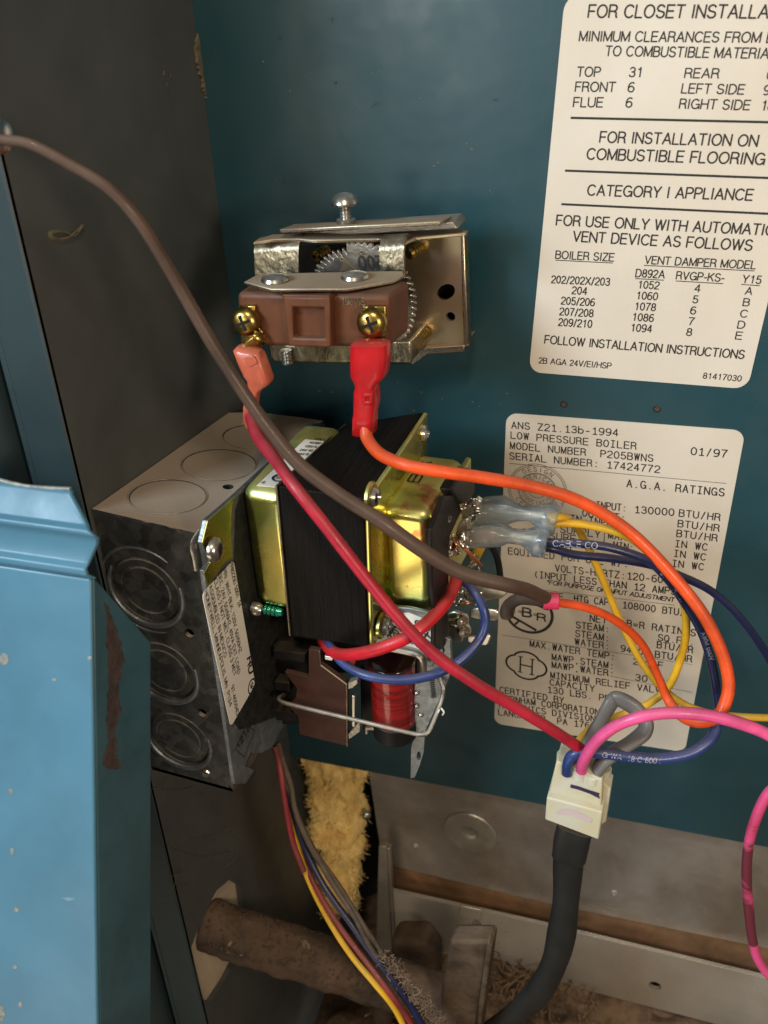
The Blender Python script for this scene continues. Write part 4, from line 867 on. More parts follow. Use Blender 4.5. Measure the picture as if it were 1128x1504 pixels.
bm = B(); poly(bm, [T2[0], T2[1], T2[1] + off * .96, T2[0] + off * .96], Vector((.028, 0, 0))); obj('outer_rim', bm, 'yellow_zinc', tr, bevel=.012, seg=4)
bm = B(); text(bm, 'BR', Vector((XR + .10, yB + .15, zt_ - .001)) + off * .16, Vector((XR + .10, yB + .34, zt_ - .001)) + off * .16, NZ, .05, lift=.003, bold=.03); obj('ink_stamp', bm, 'label_ink', tr, smooth=0)
# terminal board
XB = xo + .06
tb = obj('terminal_board', (lambda b: (pxs(b, [(634, 778), (652, 729), (667, 727), (676, 742), (678, 752), (661, 788), (659, 860), (657, 945), (648, 955), (639, 949), (640, 905), (635, 850)], 0, XB, .022), b)[1])(B()), 'board_black', tr, bevel=.006)
bm = B(); pxs(bm, [(664, 720), (672, 706), (692, 688), (698, 694), (698, 722), (690, 738), (676, 742)], 0, XB + .01, .06); obj('board_ear', bm, 'board_black', tr, bevel=.012, seg=3)
bm = B(); text(bm, 'C', X(661, 766, XB), X(662, 758, XB), NX, .04, lift=.002); obj('moulded_mark', bm, 'wire_print', tb, smooth=0)
def sheetx(px, y, t, name, m, par, bev=.004): b = B(); pxs(b, px, 1, y, t); return obj(name, b, m, par, bevel=bev)
# terminals, rivets and solder
sheetx([(668, 728), (674, 729), (681, 745), (677, 752), (671, 746), (667, 735)], -.62, .02, 'terminal_clip', 'yellow_zinc', tr)
sheetx([(676, 748), (684, 742), (700, 732), (707, 737), (697, 752), (686, 760), (678, 762)], -.80, .03, 'terminal_clip', 'tinned_blade', tr)
sheetx([(672, 772), (680, 762), (688, 762), (686, 790), (668, 790)], -.86, .03, 'terminal_clip', 'tinned_blade', tr)
for (px, y) in (([(690, 895), (703, 893), (728, 897), (733, 900), (731, 911), (727, 913), (700, 910), (690, 907)], -.80), ([(686, 935), (700, 934), (717, 932), (721, 936), (717, 947), (713, 949), (695, 946), (686, 943)], -.90), ([(690, 862), (712, 858), (743, 868), (745, 873), (735, 880), (712, 884), (690, 880)], -.72)):
    sheetx(px, y, .014, 'blade_terminal', 'tinned_blade', tr, .006)
for px, y in (([(655, 902), (667, 898), (686, 905), (688, 918), (678, 944), (666, 943), (657, 932)], -.93), ([(657, 795), (665, 788), (668, 815), (662, 820), (658, 812)], -.92)):
    sheetx(px, y, .02, 'solder_lug', 'tinned_blade', tr, .006)
def blob(name, items, m, par, y0):
    b = B(); items = [(u + random.gauss(0, 3.2), v + random.gauss(0, 3.2), r * random.uniform(.3, .75), dy + random.gauss(0, .015)) for u, v, r, dy in items for q in range(4)]
    for u, v, r, dy in items:
        mt = Matrix.Translation(Y(u, v, y0 + dy)) @ Matrix.Rotation(random.random() * 3, 4, 'X') @ Matrix.Rotation(random.random() * 3, 4, 'Y') @ Matrix.Diagonal((.8, random.uniform(.6, 1.2), random.uniform(.8, 2.2), 1)); bmesh.ops.create_icosphere(b, subdivisions=2, radius=r, matrix=mt)
    for v_ in b.verts: v_.co += Vector((noise.noise(v_.co * 30), noise.noise(v_.co * 30 + Vector((9, 0, 0))), noise.noise(v_.co * 30 + Vector((0, 9, 0))))) * .008
    return obj(name, b, m, par, smooth=60)
random.seed(3)
blob('solder_joint', [(676, 787, .018, 0), (684, 789, .022, .02), (672, 797, .016, -.02), (675, 808, .020, 0), (662, 803, .014, -.02), (684, 802, .016, .02), (690, 782, .015, .03), (661, 817, .013, -.02), (668, 792, .012, -.03), (679, 797, .014, 0)], 'solder', tr, -.92)
blob('solder_joint', [(690, 850, .02, 0), (696, 862, .018, 0), (688, 872, .022, 0), (680, 882, .018, -.02), (700, 845, .016, 0), (684, 860, .015, -.02), (692, 884, .014, 0), (678, 868, .014, 0), (702, 872, .014, .02), (672, 888, .014, -.02)], 'solder', tr, -.90)
blob('solder_joint', [(694, 829, .018, 0), (700, 821, .013, .02), (706, 838, .012, .02)], 'solder', tr, -.80)
blob('solder_joint', [(698, 737, .012, 0), (702, 752, .016, -.03), (694, 752, .012, -.03), (707, 754, .011, -.03), (680, 745, .012, 0), (690, 760, .010, 0)], 'solder', tr, -.84)
for u, v, r in ((678, 906, .030), (681, 922, .032)):
    bm = B(); lathe(bm, Y(u, v, -.95), Vector((.4, -1, -.1)), [(r * .8, 0), (r, .008), (r, .024), (r * .8, .034), (r * .45, .036), (r * .4, .022), (0, .022)], 20); obj('rivet', bm, 'solder', tr)
bm = B(); cyl(bm, Y(659, 911, -.96), Y(676, 912, -.96), .012, 10); cyl(bm, Y(660, 918, -.96), Y(674, 921, -.96), .008, 10); obj('rivet_shank', bm, 'solder', tr)
bm = B()
for k in range(5): tube(bm, [Y(664 + k * .8, 790, -.95), Y(666 + k, 797 + k, -.97), Y(663 + k * .6, 808, -.95)], .004, 6)
for k in range(3): tube(bm, [Y(680 + k, 806 - k, -.94), Y(692 + k, 817 - k, -.93), Y(707 + k * .5, 833 - k, -.92)], .004, 6)
obj('copper_strand', bm, 'copper_strand', tr)
bm = B(); tube(bm, [Y(672, 888, -.95), Y(684, 887, -.96), Y(698, 884, -.94)], .005, 6); obj('copper_strand', bm, 'copper_strand', tr)
bm = B(); cyl(bm, Y(697, 820, -.62), Y(706, 802, -.62), .024); obj('yellow_sleeve', bm, 'wire_yellow', tr)
bm = B(); tube(bm, [Y(712, 798, -.5), Y(722, 803, -.48), Y(730, 818, -.46), Y(734, 838, -.45), Y(736, 860, -.44)], .016, 10); obj('black_lead', bm, 'wire_black', tr)

# ------------------------------------------------------------------ relay below the transformer
rl = thing('relay', 'small open relay with red wound coil, brown board and wire bail below the transformer', 'relay', (.95, -1.1, -1.8))
yr = -1.10
def slab(px, y, t, name, m, bev=.006, par=None): b = B(); pxs(b, px, 1, y, t); return obj(name, b, m, par or rl, bevel=bev)
slab([(377, 948), (455, 952), (455, 1064), (392, 1066), (386, 1020)], yr + .05, .25, 'socket_block', 'black_plastic', .012)
slab([(376, 946), (390, 948), (404, 1066), (393, 1066)], yr + .0, .10, 'socket_rail', 'black_plastic', .008)
for px in ([(401, 955), (449, 960), (448, 974), (402, 968)], [(402, 1001), (424, 1003), (426, 1016), (403, 1014)], [(402, 1044), (436, 1047), (438, 1060), (405, 1058)]): slab(px, yr - .01, .08, 'socket_rib', 'black_plastic', .004)
slab([(430, 934), (560, 948), (560, 985), (500, 990), (430, 960)], yr + .10, .3, 'relay_housing', 'black_plastic', .01)
yc = yr - .06
slab([(453, 953), (470, 956), (471, 976), (510, 1005), (510, 1096), (440, 1079), (437, 1052), (423, 1037), (434, 1024), (436, 1012), (420, 990), (418, 987), (453, 995)], yc, .028, 'brown_board', 'brown_board', .003)
b = B(); tube(b, [Y(469, 957, yc - .004), Y(471, 977, yc - .004), Y(509, 1005, yc - .004), Y(510, 1096, yc - .004)], .004, 6, k=1); obj('board_edge', b, 'bracket_zinc', rl)
slab([(511, 1003), (517, 1002), (524, 999), (526, 1004), (518, 1011), (511, 1013)], yc - .01, .04, 'contact_clip', 'steel', .003)
slab([(517, 1022), (521, 1023), (521, 1068), (517, 1067)], yc, .02, 'contact_leaf', 'tinned_blade', .002)
slab([(511, 1078), (526, 1062), (529, 1066), (529, 1075), (512, 1087)], yc, .03, 'contact_bracket', 'steel', .003)
slab([(536, 1068), (566, 1070), (568, 1074), (540, 1073), (540, 1079), (536, 1079)], yr, .02, 'yoke_foot', 'steel', .003)
slab([(476, 963), (490, 966), (488, 971), (477, 969)], yc - .02, .03, 'contact_clip', 'bolt_steel', .003)
b = B(); bmesh.ops.create_icosphere(b, subdivisions=2, radius=.02, matrix=Matrix.Translation(Y(516, 972, yc - .02))); obj('indicator_bead', b, 'wire_orange', rl)
# coil: axis upright
cc = Y(578, 1018, yr + .06); rz = (Y(607, 1018, yr + .06) - Y(548, 1018, yr + .06)).length / 2
zt2 = Y(578, 972, yr + .06).z; zb2 = Y(578, 1074, yr + .06).z; zm = Y(578, 1052, yr + .06).z
bm = B(); prof = []; n = 56
for i in range(n + 1): prof.append((rz * (1 + (.020 if i % 2 else 0)), zm + (zt2 - zm) * i / n))
lathe(bm, Vector((cc.x, cc.y, 0)), NZ, prof, 40); coil = obj('coil_winding', bm, 'coil_red', rl, smooth=70)
bm = B(); lathe(bm, Vector((cc.x, cc.y, 0)), NZ, [(rz * 1.04, zb2), (rz * 1.04, zm)], 36); obj('coil_shadow_end', bm, 'black_plastic', rl, bevel=.005)  # lower end of the coil, made black for the shadow on it
bm = B(); lathe(bm, Vector((cc.x, cc.y, 0)), NZ, [(rz * 1.06, zt2), (rz * 1.06, zt2 + .02)], 36); obj('coil_flange', bm, 'coil_tape', rl, bevel=.005)
slab([(528, 976), (548, 968), (552, 1078), (530, 1070)], yr + .1, .1, 'side_cheek', 'black_plastic', .008)
slab([(545, 958), (612, 972), (612, 1002), (606, 1075), (548, 1062)], yr + .22, .06, 'rear_cheek', 'black_plastic', .01)
# printed metal yoke
yk = slab([(556, 890), (600, 893), (640, 902), (652, 960), (640, 968), (636, 978), (628, 980), (623, 962), (590, 952), (566, 950), (556, 958), (545, 958), (545, 925)], yr + .04, .02, 'printed_yoke', 'zinc_grey', .004)
st = slab([(567, 903), (600, 900), (638, 915), (645, 958), (634, 960), (604, 950), (568, 944)], yr + .036, .003, 'printed_sticker', 'sticker_paper', .0)
b = B()
for s, u0, v0, u1, v1 in (('2042', 564, 926, 581, 904), ('(852)C80', 571, 935, 594, 902), ('2201-44', 578, 941, 601, 911), ('R8222', 606, 945, 622, 916), ('40-59D', 616, 951, 632, 922), ('Y07', 626, 956, 637, 936)):
    text(b, s, Y(u0, v0, yr + .034), Y(u1, v1, yr + .034), NY, .036, mono=True, bold=.03, lift=.002)
obj('printed_text', b, 'label_ink', st, smooth=0)
b = B(); tube(b, [Y(563, 951, yr), Y(600, 958, yr), Y(616, 963, yr - .01), Y(621, 972, yr - .01), Y(622, 985, yr)], .016, 10); obj('yoke_rim', b, 'steel', rl)
slab([(620, 968), (634, 978), (651, 935), (662, 940), (664, 985), (655, 1008), (625, 1075), (610, 1078), (607, 1072), (608, 1006), (612, 1000), (617, 985)], yr + .05, .02, 'steel_frame', 'zinc_grey', .004)
b = B()
for i in range(9): stroke(b, [Y(631 + .3 * i, 1000 + i * 3, yr + .048), Y(638 + .3 * i, 999 + i * 3, yr + .048)], NY, .005, .002)
obj('stamped_code', b, 'label_ink', rl, smooth=0)
for u, v in ((612, 1018), (612, 1037), (618, 1050), (624, 1076)):
    bm = B(); bmesh.ops.create_icosphere(bm, subdivisions=2, radius=.012, matrix=Matrix.Translation(Y(u, v, yr + .045))); obj('frame_dimple', bm, 'bolt_steel', rl)
bm = B(); sheet(bm, [[Y(u, v, yr + .05) for u, v in ((610, 1077), (624, 1078), (622, 1105), (616, 1125), (609, 1142), (603, 1143), (604, 1098))], [Y(615 + 3.2 * math.cos(a), 1110 + 6.5 * math.sin(a), yr + .05) for a in [i * math.pi / 6 for i in range(12)]]], Vector((0, .015, 0))); obj('mounting_tail', bm, 'zinc_grey', rl)
b = B(); tube(b, [Y(417, 1021, yc + .06), Y(411, 1024, yc - .02), Y(412, 1030, yc - .06), Y(440, 1038, yc - .07), (Y(520, 1057, yc - .08)), Y(600, 1076, yc - .08), Y(618, 1079, yc - .08), Y(627, 1077, yc - .07), Y(634, 1066, yc - .04), Y(648, 1030, yc + .05), Y(651, 1010, yc + .08), Y(645, 995, yc + .1), Y(640, 985, yc + .1)], .0105, 10, k=6); obj('wire_bail', b, 'steel', rl)
b = B(); tube(b, [Y(648, 1040, yc), Y(652, 1046, yc - .01), Y(650, 1050, yc)], .004, 5); tube(b, [Y(646, 1042, yc), Y(643, 1047, yc - .01)], .003, 5); obj('lint_fibre', b, 'sticker_paper', rl)
# ------------------------------------------------------------------ wires
def path(L):
    """(u, v, y) control points"""
    return [Y(u, v, y) for u, v, y in L]
def lerp_path(L, ys):
    n = len(L); out = []
    for i, (u, v) in enumerate(L):
        t = i / (n - 1) * (len(ys) - 1); k = min(int(t), len(ys) - 2); out.append((u, v, ys[k] + (ys[k + 1] - ys[k]) * (t - k)))
    return path(out)
def wire(name, pts, r, m, label, cat='wire', parent=None, n=14, k=8, flat=1., wob=.05, part=None, group=None):
    b = B(); c = tube(b, pts, r, n, k, flat, wob=wob)
    if parent: return obj(part or 'wire_jacket', b, m, parent, smooth=70), c
    o = obj(name, b, m, smooth=70); tag(o, label, cat, group or ('wires of the bundle below the junction box' if name.endswith('bundle_wire') or name == 'maroon_wire' else None)); return o, c
# brown cable across everything
t = thing('brown_cable', 'thick brown cable arching from the left edge across the black core', 'cable', Y(0, 203, -1.75))
L = [(-40, 200), (0, 205), (45, 212), (100, 240), (160, 277), (205, 325), (240, 380), (275, 440), (312, 505), (350, 565), (392, 625), (440, 682), (500, 728), (560, 766), (620, 808), (680, 842), (740, 858), (775, 867), (802, 879)]
wire('', lerp_path(L, [-1.75, -1.68, -1.6, -1.5, -1.45, -1.42, -1.36, -1.22, -1.05]), lambda t: .0150 + .0135 * min(1, t * 1.35), 'cable_brown', '', parent=t, part='cable_jacket', wob=.05)
wire('', path([(804, 882, -1.05), (780, 880, -1.03), (762, 880, -1.02), (748, 887, -1.0), (742, 898, -1.0), (743, 905, -1.0)]), .027, 'cable_end_brown', '', parent=t, part='folded_end', wob=.15)
g = B(); lathe(g, Y(-14, 198, -1.68), Vector((1, -.2, -.1)), [(.05, 0), (.06, .02), (.05, .05), (.03, .06)], 20); 
fit = obj('cable_fitting', g, 'bolt_steel'); tag(fit, 'small bright metal cable fitting at the left edge above the brown cable', 'fitting')
# red (crimson) wire with coral spade terminal
t = thing('crimson_wire', 'crimson wire with a coral spade terminal at the left brass screw', 'wire', Y(370, 600, -.9))
L = [(368, 612), (378, 640), (402, 672), (432, 714), (480, 775), (540, 852), (590, 913), (640, 963), (700, 1005), (760, 1040), (820, 1078), (850, 1098), (862, 1108)]
wire('', lerp_path(L, [-.95, -1.1, -1.33, -1.38, -1.38, -1.36, -1.3, -1.2, -1.1, -1.06]), .0255, 'wire_crimson', '', parent=t)
def spade(secs, m, par, u=Vector((1, 0, 0)), v=Vector((0, 1, 0)), name='spade_sleeve', e=5.):
    b = B(); loft(b, secs, u, v, 28, e); return obj(name, b, m, par, smooth=50)
def yv(u, v, y): return Y(u, v, y)
def secs(L, y):   # (u, v, half px width, half depth)
    return [(Y(u, v, y + (dy if isinstance(dy, float) else 0)), hw * 4.25 / FPX, hd) for (u, v, hw, hd, dy) in L]
uax = (Y(386, 520, -.85) - Y(350, 512, -.85)).normalized()
spade(secs([(366, 511, 17, .025, 0.), (366, 516, 21, .040, 0.), (372, 532, 21, .042, 0.), (380, 552, 20, .042, 0.), (382, 558, 17, .04, 0.)] + [(376, 570, 8, .035, 0.), (371, 582, 8, .033, 0.), (369, 596, 9, .036, 0.), (369, 618, 9.5, .036, 0.), (372, 626, 8.5, .03, 0.)], -.88), 'coral_vinyl', t, uax, Vector((0, 1, .05)))
b = B(); pxs(b, [(358, 526), (372, 522), (378, 534), (366, 540)], 1, -.925, .01); obj('sleeve_emboss', b, 'coral_vinyl', t, bevel=.003)
# orange wire with red spade terminal
t = thing('orange_wire', 'orange wire from the red spade terminal looping back to the brown cable end', 'wire', Y(540, 620, -.9))
L = [(537, 626, -.90), (540, 645, -.93), (560, 668, -1.0), (600, 684, -1.05), (650, 693, -1.02), (700, 700, -.95), (770, 712, -.85), (830, 728, -.78), (885, 754, -.72), (935, 790, -.7), (985, 842, -.72), (1031, 900, -.75), (1059, 955, -.78), (1070, 1000, -.82), (1066, 1030, -.86), (1052, 1054, -.9), (1022, 1060, -.9), (996, 1047, -.86), (980, 1025, -.80), (964, 988, -.78), (942, 945, -.8), (905, 912, -.86), (860, 892, -.95), (808, 883, -1.04)]
ow = path(L); b = B(); tube(b, ow, lambda q: .0265 if q < .72 else max(.0185, .0265 - (q - .72) * .08), 14); obj('wire_jacket', b, 'wire_orange', t, smooth=70)
u2 = (Y(570, 503, -.85) - Y(518, 503, -.85)).normalized()
spade(secs([(544, 501, 23, .028, 0.), (544, 504, 26, .042, 0.), (544, 530, 26.5, .045, 0.), (543, 549, 25, .045, 0.), (541, 560, 17, .045, 0.), (539, 566, 14, .044, 0.), (539, 572, 16, .046, 0.), (539, 590, 16.5, .047, 0.), (537, 606, 15, .045, 0.), (536.5, 611, 16, .046, 0.), (535.5, 634, 15.5, .045, 0.), (535.5, 636, 13, .04, 0.)], -.88), 'red_vinyl', t, u2)
b = B(); sheet(b, [[Y(u, v, -.935) for u, v in ((532, 579), (546, 578), (546, 594), (533, 595))], [Y(u, v, -.935) for u, v in ((536, 584), (542, 583), (542, 590), (536, 590))]], Vector((0, .02, 0))); obj('sleeve_emboss', b, 'red_vinyl', t, bevel=.003)
b = B(); a = Y(798, 882, -1.045); e = Y(821, 883, -1.03); tube(b, [a, e], .036, 16, k=2); obj('crimp_band', b, 'magenta_band', t, bevel=.004)
# short red and blue jumpers
wire('red_jumper_wire', path([(672, 838, -.90), (668, 858, -1.0), (650, 890, -1.15), (610, 928, -1.28), (570, 948, -1.33), (530, 960, -1.32), (500, 961, -1.24), (484, 953, -1.16), (475, 942, -1.06)]), .0275, 'wire_red', 'short bright red wire curving from the solder lugs down under the black core')
wire('blue_jumper_wire', path([(678, 850, -.92), (692, 864, -.98), (708, 890, -1.02), (712, 918, -1.05), (700, 945, -1.1), (672, 973, -1.18), (632, 992, -1.25), (585, 999, -1.29), (540, 993, -1.3), (508, 977, -1.26), (490, 956, -1.2), (482, 940, -1.12), (476, 930, -1.05)]), .021, 'wire_blue', 'short dark blue wire looping from the solder lugs under the relay coil')
# two pale blue insulated connectors with their pairs of wires
def nylon(par, pts, y, vax):
    b = B(); S_ = []
    for u, v, hw, hd in pts: S_.append((Y(u, v, y), hw * 4.0 / FPX, hd))
    loft(b, S_, vax, Vector((0, 1, 0)), 28, 4.5); return obj('connector_sleeve', b, 'pale_blue_nylon', par, smooth=55)
vax = Vector((.12, 0, 1))
ya = thing('yellow_wire_pair', 'two yellow wires leaving the upper pale blue insulated connector', 'wire', Y(820, 765, -.72))
nylon(ya, [(703, 752, 17, .05), (706, 752, 21, .062), (735, 750, 20, .062), (752, 753, 14, .05), (764, 754, 9, .035), (780, 754, 9, .035), (793, 757, 14, .052), (802, 760, 19, .066), (817, 764, 19, .066), (819, 764, 16, .06)], -.72, vax)
nb = thing('navy_wire_pair', 'two navy blue wires leaving the lower pale blue insulated connector', 'wire', Y(805, 800, -.78))
nylon(nb, [(687, 785, 15, .05), (690, 785, 18, .062), (722, 783, 18, .062), (740, 786, 14, .05), (750, 787, 9, .035), (768, 789, 9, .035), (780, 791, 14, .052), (790, 794, 20, .066), (803, 795, 20, .066), (805, 795, 17, .06)], -.80, vax)
for par, pts_, yy in ((ya, ((712, 752), (745, 754), (772, 754), (800, 760)), -.72), (nb, ((696, 785), (730, 785), (758, 788), (790, 794)), -.80)):
    b = B(); loft(b, [(Y(*pts_[0], yy), .030, .010), (Y(*pts_[1], yy), .034, .014), (Y(*pts_[2], yy), .018, .018), (Y(*pts_[3], yy), .020, .020)], vax, Vector((0, 1, 0)), 16, 3); obj('crimp_barrel', b, 'tinned_blade', par, smooth=50)
_, y1 = wire('', path([(806, 770, -.72), (830, 768, -.70), (870, 772, -.65), (918, 786, -.62), (955, 812, -.62), (985, 848, -.62), (1004, 888, -.6), (1007, 930, -.58), (998, 972, -.58), (982, 1008, -.6), (955, 1032, -.64), (915, 1050, -.7), (880, 1062, -.8), (855, 1083, -.95), (838, 1108, -1.06), (834, 1130, -1.08)]), .0185, 'wire_yellow', '', parent=ya)
_, y2 = wire('', path([(806, 762, -.74), (828, 760, -.70), (846, 772, -.55), (868, 812, -.45), (890, 862, -.42), (912, 915, -.42), (936, 962, -.43), (962, 998, -.45), (990, 1024, -.46), (1025, 1042, -.48), (1070, 1051, -.5), (1140, 1054, -.55), (1220, 1052, -.6)]), .0175, 'wire_yellow', '', parent=ya)
_, n1 = wire('', path([(795, 803, -.79), (812, 806, -.79), (845, 815, -.75), (899, 820, -.68), (953, 829, -.60), (1003, 848, -.55), (1048, 871, -.5), (1088, 909, -.48), (1128, 965, -.46), (1170, 1040, -.45)]), .0185, 'wire_navy', '', parent=nb)
_, n2 = wire('', path([(795, 796, -.81), (812, 797, -.82), (854, 799, -.80), (899, 805, -.77), (949, 822, -.73), (977, 847, -.68), (1002, 882, -.64), (1027, 922, -.66), (1043, 966, -.70), (1052, 1011, -.74), (1056, 1050, -.76), (1049, 1074, -.82)]), .0185, 'wire_navy', '', parent=nb)
for s_, q_, h_ in (('CABLE CO', .04, .025), ('ST', .39, .022), ('AWM', .475, .026), ('AWM 600V', .66, .018)): b = B(); wire_text(b, n2, s_, q_, h_, .0185); obj('wire_lettering', b, 'wire_print', nb, smooth=0)
# blue lead into the plug
t = thing('blue_plug_wire', 'medium blue printed wire entering the top of the white plug from the right', 'wire', Y(836, 1118, -1.1))
_, c = wire('', path([(1054, 1058, -.82), (1050, 1076, -.86), (1040, 1090, -.9), (1015, 1106, -.95), (975, 1114, -1.0), (930, 1112, -1.04), (888, 1106, -1.08), (855, 1105, -1.10), (840, 1110, -1.11), (834, 1122, -1.11), (833, 1135, -1.10)]), .0255, 'wire_blue', '', parent=t)
cr_ = list(reversed(c)); b = B(); wire_text(b, cr_, 'G WA  18 C 600V', .30, .022, .0255); obj('wire_lettering', b, 'wire_print', t, smooth=0)
# pink wire
wire('pink_wire', path([(854, 1132, -1.12), (857, 1118, -1.13), (872, 1093, -1.15), (900, 1069, -1.16), (940, 1053, -1.15), (985, 1047, -1.12), (1035, 1050, -1.08), (1085, 1062, -1.04), (1130, 1080, -1.0), (1175, 1110, -.96), (1185, 1140, -.93)]), .0255, 'wire_pink', 'clean bright pink wire arching from the white plug to the right edge')
wire('dangling_pink_wire', path([(1185, 1140, -.93), (1150, 1150, -.92), (1128, 1165, -.92), (1112, 1196, -.92), (1100, 1240, -.92), (1097, 1290, -.92), (1100, 1340, -.92), (1106, 1385, -.92), (1118, 1418, -.92), (1150, 1452, -.92)]), .0235, 'wire_pink_dirty', 'stained pink wire hanging in a loop along the right edge', wob=.06)
# folded grey wire
b = B(); pts = path([(858, 1108, -1.0), (866, 1090, -.98), (882, 1062, -.95), (896, 1036, -.92), (903, 1028, -.9), (912, 1029, -.9), (930, 1040, -.9), (944, 1056, -.92), (949, 1066, -.94), (944, 1078, -.96), (925, 1092, -1.0), (905, 1104, -1.03), (888, 1116, -1.06), (876, 1132, -1.08)])
tube(b, pts, .041, 14, 8, flat=.66, wob=.14); tag(obj('grey_wire', b, 'wire_grey', smooth=60), 'grey wire folded over itself above the white plug', 'wire')
# ------------------------------------------------------------------ the plug and its black cable
pl = thing('plug_connector', 'translucent white nylon plug with six wires on a flat black cable', 'plug', Y(845, 1230, -1.1))
yp = -1.12
d_ = Vector((0, .17, 0)); 
b = B(); hf = [Y(u, v, yp + .015) for u, v in ((817, 1118), (885, 1145), (883, 1192), (804, 1173))]
holes = []
sheet(b, [hf], Vector((0, .15, 0))); obj('upper_housing', b, 'nylon_white', pl, bevel=.008, seg=3)
b = B(); pf = [Y(u, v, yp - .02) for u, v in ((803, 1171), (885, 1193), (879, 1234), (800, 1204))]; poly(b, pf, Vector((0, .21, 0))); obj('lower_housing', b, 'nylon_white', pl, bevel=.008, seg=3)
b = B(); poly(b, [Y(u, v, yp + .05) for u, v in ((886, 1150), (897, 1159), (890, 1207), (883, 1212))], Vector((0, .09, 0))); obj('latch', b, 'nylon_white', pl, bevel=.004)
for (u, v) in ((834, 1126), (853, 1133), (872, 1139)):
    b = B(); a = Y(u, v, yp + .045); ax = (Y(u + 4, v - 24, yp + .045) - a).normalized(); lathe(b, a - ax * .03, ax, [(.037, 0), (.037, .04), (.031, .044), (.028, .03), (0, .03)], 20); obj('wire_collar', b, 'nylon_white', pl)
b = B(); 
q = [(829, 1101), (857, 1108), (886, 1121)]
for (u, v) in q: a = Y(u, v + 14, yp + .12); lathe(b, a - Vector((0, 0, .03)), NZ, [(.036, 0), (.036, .06), (.03, .062), (0, .05)], 18)
obj('rear_collars', b, 'nylon_white', pl)
b = B(); stroke(b, [Y(u, v, yp + .015) for u, v in ((838, 1154), (850, 1157), (864, 1162), (880, 1167))], NY, .022, .002)
for du in (0, 1): stroke(b, [Y(862, 1161 + du, yp + .015), Y(881, 1170 + du * 2, yp + .015)], NY, .006, .003)
obj('marker_stroke', b, 'marker_ink', pl, smooth=0)
b = B(); poly(b, [Y(u, v, yp - .0225) for u, v in ((832, 1188), (846, 1191), (870, 1204), (867, 1209), (850, 1203), (836, 1197), (818, 1196), (816, 1192))], Vector((0, .001, 0))); obj('faded_mark', b, 'faded_ink', pl)
b = B(); S_ = []
for u, v, w, d in ((846, 1208, 31, .07), (841, 1230, 32, .08), (838, 1248, 31, .075), (836, 1253, 30, .07)): S_.append((Y(u, v, yp + .07), w * 3.75 / FPX, d))
loft(b, S_, (Y(868, 1240, -1) - Y(806, 1218, -1)).normalized(), Vector((0, 1, 0)), 28, 5); obj('black_sleeve', b, 'sleeve_black', pl, smooth=50)
b = B(); S_ = []
cl = [(836, 1245, 26), (834, 1275, 25.5), (832, 1310, 25), (829, 1345, 24.5), (824, 1375, 24), (817, 1405, 24), (806, 1432, 25), (790, 1458, 27), (768, 1480, 28), (744, 1500, 29), (716, 1522, 30)]
cp = spline([Y(u, v, yp + .07 + .004 * i) for i, (u, v, w) in enumerate(cl)], 5); rings = []
for i, (p, tt, a, bb) in enumerate(frames(cp)):
    side_ = tt.cross(Vector((0.1, 1, 0))).normalized(); dep = tt.cross(side_).normalized(); w = .071 + .004 * math.sin(i * .4)
    rings.append([b.verts.new(p + side_ * w * math.cos(2 * math.pi * j / 20) + dep * .045 * math.sin(2 * math.pi * j / 20)) for j in range(20)])
for q_, w_ in zip(rings, rings[1:]):
    for i in range(20): j = (i + 1) % 20; b.faces.new((q_[i], q_[j], w_[j], w_[i]))
b.faces.new(rings[0]); b.faces.new(rings[-1]); obj('black_cable', b, 'sleeve_black', pl, smooth=70)
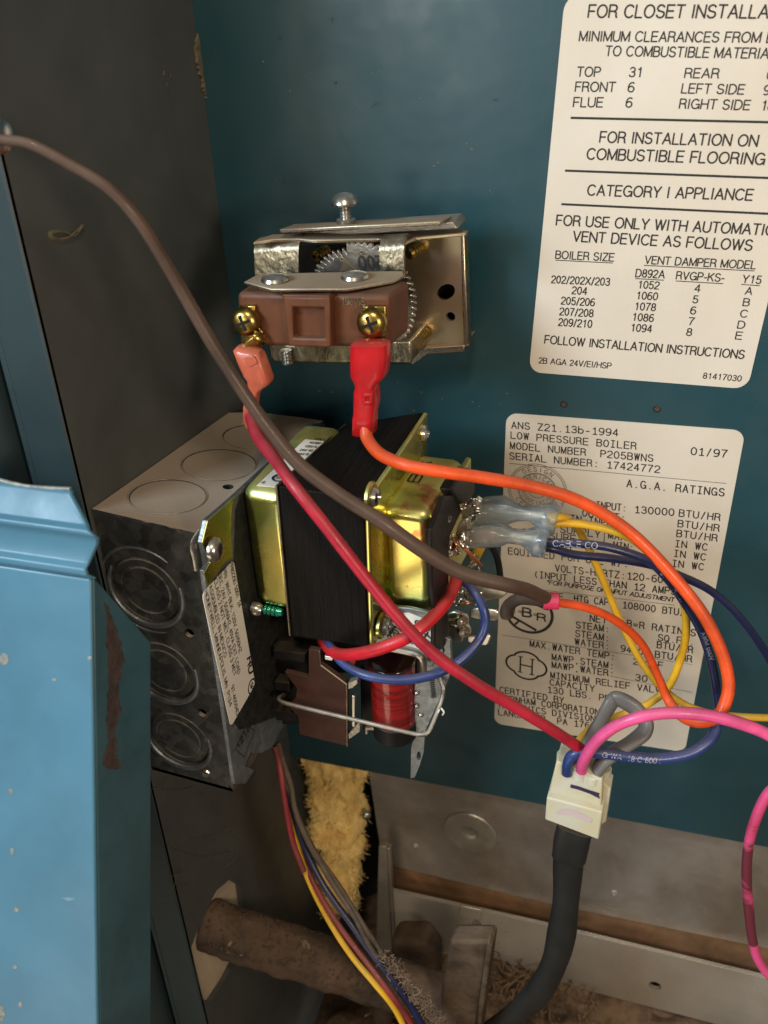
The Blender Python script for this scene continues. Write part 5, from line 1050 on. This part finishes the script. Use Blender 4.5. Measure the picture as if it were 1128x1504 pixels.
# ------------------------------------------------------------------ loose bundle below the junction box
wire('maroon_wire', lerp_path([(404, 1098), (412, 1130), (419, 1180), (430, 1235), (446, 1280)], [-.95, -1.1, -1.2]), .016, 'wire_maroon', 'short crimson wire on the left of the bundle below the junction box')
wire('yellow_bundle_wire', lerp_path([(412, 1110), (424, 1180), (434, 1230), (452, 1290), (482, 1350), (515, 1402), (548, 1442), (580, 1482), (604, 1530)], [-.95, -1.1, -1.25, -1.4, -1.42]), .0165, 'wire_yellow', 'yellow wire in the bundle hanging below the junction box in front of the rusty pipe')
wire('rust_red_bundle_wire', lerp_path([(422, 1165), (440, 1245), (465, 1305), (500, 1362), (540, 1415), (570, 1455), (596, 1490), (618, 1530)], [-.95, -1.25, -1.4, -1.4]), .0155, 'wire_maroon', 'dull red wire between the yellow and navy wires of the hanging bundle')
wire('navy_bundle_wire', lerp_path([(408, 1105), (424, 1165), (444, 1235), (474, 1298), (512, 1352), (548, 1402), (576, 1438), (606, 1480), (632, 1530)], [-.9, -1.2, -1.36, -1.38]), .0175, 'wire_navy', 'navy wire in the middle of the bundle hanging below the junction box')
wire('dusty_bundle_wire', lerp_path([(402, 1095), (420, 1140), (436, 1195), (462, 1248), (500, 1302), (535, 1358), (565, 1408), (590, 1450), (620, 1492), (645, 1530)], [-.9, -1.15, -1.32, -1.36]), .0150, 'dusty_grey_wire', 'dusty grey wire along the right side of the hanging bundle', wob=.2)
wire('brown_bundle_wire', lerp_path([(408, 1092), (428, 1150), (434, 1190), (450, 1228), (484, 1286), (520, 1345), (552, 1402), (585, 1455), (612, 1500)], [-.92, -1.15, -1.33, -1.36]), .0145, 'dusty_grey_wire', 'dusty brown wire twisted behind the navy wire of the hanging bundle', wob=.3)
b = B(); random.seed(11)
for i in range(420):
    s = random.random() ** .7; u = 556 + s * 104 + random.gauss(0, 5); v = 1396 + s * 124 + random.gauss(0, 6); p = Y(u, v, -1.37 + random.gauss(0, .025))
    q = Vector((random.gauss(0, 1), random.gauss(0, .6), random.gauss(0, 1))).normalized() * random.uniform(.012, .05)
    tube(b, [p, p + q * .5 + Vector((random.gauss(0, .006), 0, random.gauss(0, .006))), p + q], random.uniform(.0012, .0032), 4, 2)
o = obj('dust_clumps', b, 'debris', smooth=60); tag(o, 'clumps of grey brown dust caught on the lower end of the wire bundle', 'dust'); o['kind'] = 'stuff'
